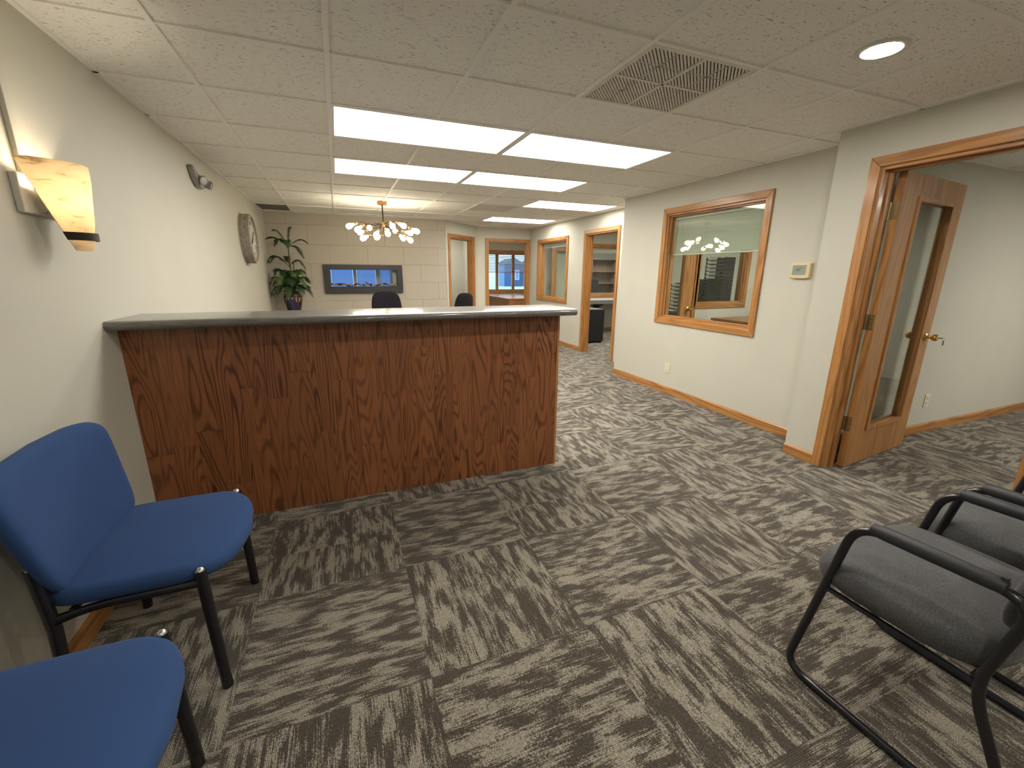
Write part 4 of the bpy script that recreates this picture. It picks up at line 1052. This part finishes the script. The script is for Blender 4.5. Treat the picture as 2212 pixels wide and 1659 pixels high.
def frond(p0, heading, rise, length, droop, leaf, mat, seed):
    r = random.Random(seed); d = Vector((math.cos(heading), math.sin(heading), 0)); P = []; n = 20
    for i in range(n+1):
        t = i/n; P.append(Vector(p0) + d*length*(t*0.95) + Vector((0, 0, rise*math.sin(t*PI*0.6) - droop*t*t*t)))
    for q in P:                                   # stay off the two walls of the corner
        q.x = max(q.x, -PX+0.03); q.y = min(q.y, 7.60-PY-0.03)
    mb = MB(); mb.tube(P, [0.004*(1-0.8*i/n) for i in range(n+1)], 5)
    for i in range(4, n+1):
        t = i/n; L = leaf*math.sin(PI*min(1, 0.15+t*0.83))**0.6 * (0.8+0.35*r.random())
        tan = (P[min(i+1, n)]-P[i-1]).normalized(); sd = tan.cross(Vector((0, 0, 1)))
        sd = sd.normalized() if sd.length > 1e-4 else Vector((1, 0, 0))
        for half in (0, 0.5):
            base = P[i-1].lerp(P[i], half)
            for sg in (-1, 1):
                dr = (sd*sg*0.62 + tan*0.85 + Vector((0, 0, -0.22+0.2*r.random()))).normalized()
                tip = base + dr*L + Vector((0, 0, -0.22*L)); mid = base + dr*L*0.45 + Vector((0, 0, 0.02*L)); wv = tan.cross(dr).cross(dr).normalized()*0.0042
                tip.x = max(tip.x, -PX+0.012); mid.x = max(mid.x, -PX+0.012); tip.y = min(tip.y, 7.60-PY-0.012); mid.y = min(mid.y, 7.60-PY-0.012)
                up = Vector((0, 0, 0.0015))
                mb.add([base-wv*0.4, mid-wv, tip, mid+wv, base+wv*0.4, mid+up], [(0, 1, 5), (1, 2, 5), (2, 3, 5), (3, 4, 5), (4, 0, 5), (4, 3, 2, 1, 0)])
    return mb.build('frond', mat, pp)
base = (0, 0, 0.41)
_q = random.Random(5)
for k in range(27):
    hd = -PI + 2*PI*(k+0.35*_q.random())/27; lvl = k % 3
    ri = (0.14, 0.26, 0.36)[lvl]+0.05*_q.random(); le = (0.33, 0.32, 0.24)[lvl]; dr = (0.22, 0.17, 0.10)[lvl]
    frond(base, hd, ri, le, dr, 0.13, ('leaf_dark', 'leaf_mid', 'leaf_dark', 'leaf_mid', 'leaf_light', 'leaf_dark', 'leaf_mid')[k % 7], k)
stems = [((-0.01, 0.0, 0.41), (0.015, 0.0, 1.10)), ((0.03, 0.02, 0.41), (0.06, 0.0, 0.86))]
for a, b_ in stems:
    m_ = Vector(a).lerp(Vector(b_), 0.5)+Vector((0.012, 0, 0))
    MB().tube([a, m_, b_], [0.013, 0.011, 0.008], 8).build('stem', 'stem_green', pp, smooth=True)
tops = [(2.75, .25, .22, .0, .09), (3.1, .17, .32, .06, .10), (0.1, .15, .30, .08, .12), (-0.55, .05, .26, .22, .12), (1.0, .30, .12, .0, .05), (-2.4, .16, .24, .16, .10), (-1.5, .14, .2, .16, .1)]
for k, (hd, ri, le, dr, lf) in enumerate(tops): frond((0.015, 0, 1.09), hd, ri, le, dr, lf, 'leaf_dark' if k % 2 else 'leaf_mid', 40+k)
for k, (hd, ri, le, dr, lf) in enumerate([(3.05, .22, .33, .16, .12), (-2.6, .2, .3, .15, .11), (-0.4, .16, .27, .2, .11), (1.8, .2, .22, .1, .10)]): frond((0.0, 0, 0.80), hd, ri, le, dr, lf, 'leaf_dark', 60+k)

# ------------------------------------------------------------------ things in the offices beyond
dk = thing('office_desk', 'brown wooden desk low behind the large interior window', 'desk', (6.55, 3.75, 0))
MB().box(-0.75, 0.75, -0.42, 0.42, 0.72, 0.75).build('desk_top', 'desk_wood', dk, bevel=0.003)
MB().box(-0.72, -0.69, -0.40, 0.40, 0.0, 0.72).build('side_panel', 'desk_wood', dk); MB().box(0.69, 0.72, -0.40, 0.40, 0.0, 0.72).build('side_panel', 'desk_wood', dk)
MB().box(-0.69, 0.69, -0.36, -0.34, 0.2, 0.72).build('modesty_panel', 'desk_wood', dk)
# shelf counter with letter trays beyond the inner window
cb = thing('work_counter', 'dark counter carrying the black letter trays beyond the inner window', 'counter', (6.30, 4.72, 0))
MB().box(-0.85, 0.85, -0.25, 0.25, 0.80, 0.83).build('counter_top', 'laminate', cb, bevel=0.003)
for x in (-0.82, 0.82): MB().box(x-0.015, x+0.015, -0.23, 0.23, 0.0, 0.80).build('side_panel', 'black_plastic', cb)
def tray_mesh():
    mb = MB(); w_, d_, h_ = 0.13, 0.16, 0.052
    mb.box(-w_, w_, -d_, d_, 0.0, 0.004); mb.box(-w_, w_, d_-0.004, d_, 0.004, h_)
    for s in (-1, 1):
        mb.box(s*w_-(0.004 if s > 0 else 0), s*w_+(0 if s > 0 else 0.004), -d_, d_-0.004, 0.004, h_*0.55)
        mb.box(s*w_-(0.004 if s > 0 else 0), s*w_+(0 if s > 0 else 0.004), -d_*0.4, d_-0.004, h_*0.55, h_)
        mb.box(s*(w_-0.014)-0.01, s*(w_-0.014)+0.01, -d_, -d_+0.004, 0.004, h_)
    mb.box(-w_+0.024, w_-0.024, -d_, -d_+0.004, 0.004, 0.014)
    return mb.mesh('tray', 'tray_black')
tray_me = tray_mesh(); card_me = MB().box(-0.085, 0.085, -0.1635, -0.161, 0.010, 0.042).mesh('label_card', 'card_grey')
def tray_stack(x, y, n, label, grp, rz=0.0, z0=0.83):
    order = ['topmost', 'second', 'third', 'fourth', 'fifth', 'sixth', 'seventh', 'eighth', 'ninth', 'tenth', 'eleventh', 'twelfth', 'thirteenth', 'fourteenth']
    for k in range(n):
        q = order[n-1-k]; lab = label + (', topmost' if q == 'topmost' else ', %s from its top' % q)
        t = thing('letter_tray', lab, 'letter tray', (x, y, z0+k*0.0545), rz, grp)
        link(tray_me, 'tray_body', t); link(card_me, 'label_card', t)
tray_stack(6.46, 4.74, 14, 'black letter tray of the tallest stack behind the inner window', 'tall letter tray stack', -PI/2)
tray_stack(6.125, 4.72, 8, 'black letter tray of the middle stack behind the inner window', 'middle letter tray stack', -PI/2)
tray_stack(5.79, 4.72, 7, 'black letter tray of the lowest stack, beside the glazed door', 'low letter tray stack', -PI/2)
# office beyond the far doorway
wc = thing('wall_desk', 'pale grey wall desk seen through the far doorway', 'desk', (6.85, 8.33, 0))
MB().box(-0.85, 0.75, -0.66, 0.0, 0.745, 0.775).build('desk_top', 'laminate_pale', wc, bevel=0.003)
MB().box(-0.85, 0.75, -0.665, -0.655, 0.69, 0.776).build('front_edge', 'laminate', wc, bevel=0.003)
MB().prism([(-0.65, 0.742), (0.0, 0.742), (0.0, 0.50)], -0.35, -0.33, lambda u, v, a: (a, u, v)).build('bracket', 'black_plastic', wc)
MB().prism([(-0.65, 0.742), (0.0, 0.742), (0.0, 0.50)], 0.40, 0.42, lambda u, v, a: (a, u, v)).build('bracket', 'black_plastic', wc)
fc = thing('file_cabinet', 'black file cabinet beside the far door frame', 'cabinet', (5.62, 7.10, 0), PI)
MB().box(-0.19, 0.19, -0.23, 0.30, 0.03, 0.66).build('cabinet_body', 'black_plastic', fc, bevel=0.006)
for z in (0.06, 0.26, 0.46):
    d = MB().box(-0.175, 0.175, -0.245, -0.23, z, z+0.18).build('drawer', 'black_plastic', fc, bevel=0.003); MB().box(-0.05, 0.05, -0.255, -0.245, z+0.13, z+0.145).build('drawer_pull', 'grey_steel', d)
for x in (-0.15, 0.15):
    for y in (-0.19, 0.26): MB().box(x-0.02, x+0.02, y-0.02, y+0.02, 0.0, 0.03).build('foot', 'black_plastic', fc)
# bookcase and dark cabinet in the room beyond
bk = thing('bookcase', 'grey brown empty bookcase seen through the far doorway and window', 'bookcase', (8.18, 10.6, 0))
for s in (-1, 1): MB().box(s*0.42-0.012, s*0.42+0.012, -0.15, 0.15, 0.0, 1.74).build('side_panel', 'shelf_wood', bk)
MB().box(-0.42, 0.42, 0.14, 0.15, 0.0, 1.74).build('back_panel', 'shelf_wood', bk)
for z in (0.04, 0.36, 0.72, 1.05, 1.38, 1.715): MB().box(-0.408, 0.408, -0.15, 0.14, z, z+0.022).build('shelf', 'shelf_wood', bk)
bx_ = thing('storage_cabinet', 'black storage cabinet beside the bookcase beyond the far window', 'cabinet', (7.25, 9.9, 0))
MB().box(-0.26, 0.26, -0.2, 0.2, 0.0, 1.22).build('cabinet_body', 'black_plastic', bx_, bevel=0.005)
for s in (-1, 1): d = MB().box(min(s*0.005, s*0.25), max(s*0.005, s*0.25), -0.215, -0.2, 0.04, 1.19).build('cabinet_door', 'black_plastic', bx_, bevel=0.003)
# desk in the daylit office
od = thing('corner_desk', 'light oak corner desk under the rear outside window', 'desk', (4.69, 9.15, 0))
MB().box(0.0, 0.9, 0.0, 1.85, 0.715, 0.75).build('desk_top', 'oak_y', od, bevel=0.003)
MB().box(0.02, 0.88, 0.02, 0.045, 0.0, 0.715).build('end_panel', 'oak_z', od)
MB().box(0.02, 0.045, 0.045, 1.83, 0.0, 0.715).build('long_panel', 'desk_wood', od)

# ------------------------------------------------------------------ outdoors
o = MB().box(-60, 90, 14.0, 140, -0.4, 0.22).build('snowy_ground', 'snow'); o['kind'] = 'structure'; o['label'] = 'snow covered ground outside the rear window'
hs = thing('neighbour_house', 'small blue sided house corner outside the rear window', 'house', (14.0, 34.0, 0.22))
MB().box(0.0, 1.55, 0.0, 1.30, 0.0, 1.85).build('wall', 'siding_shaded', hs)
for k in range(10):                                # lap boards on the daylit side, that daylight put into their colour
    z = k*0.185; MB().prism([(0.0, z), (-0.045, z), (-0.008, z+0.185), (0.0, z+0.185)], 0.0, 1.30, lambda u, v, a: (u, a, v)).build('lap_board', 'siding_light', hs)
MB().prism([(-0.2, 1.83), (1.75, 1.83), (0.78, 2.3)], -0.4, 1.7, lambda u, v, a: (u, a, v)).build('roof', 'roof_grey', hs)
wf = MB().box(0.95, 1.32, -0.05, 0.0, 0.55, 1.35).build('window_frame', 'snow', hs); MB().box(1.0, 1.27, -0.06, -0.05, 0.6, 1.3).build('window_pane', 'siding_light', wf)
hs2 = thing('garden_shed', 'pale shed beside the blue house outside the rear window', 'shed', (15.85, 33.6, 0.22))
MB().box(0, 1.4, 0, 1.4, 0, 1.7).build('wall', 'snow', hs2); MB().prism([(-0.2, 1.68), (1.6, 1.68), (0.7, 2.4)], -0.2, 1.6, lambda u, v, a: (u, a, v)).build('roof', 'roof_grey', hs2)
MB().box(0.35, 0.95, -0.03, 0.0, 0.0, 1.4).build('shed_door', 'siding_light', hs2)
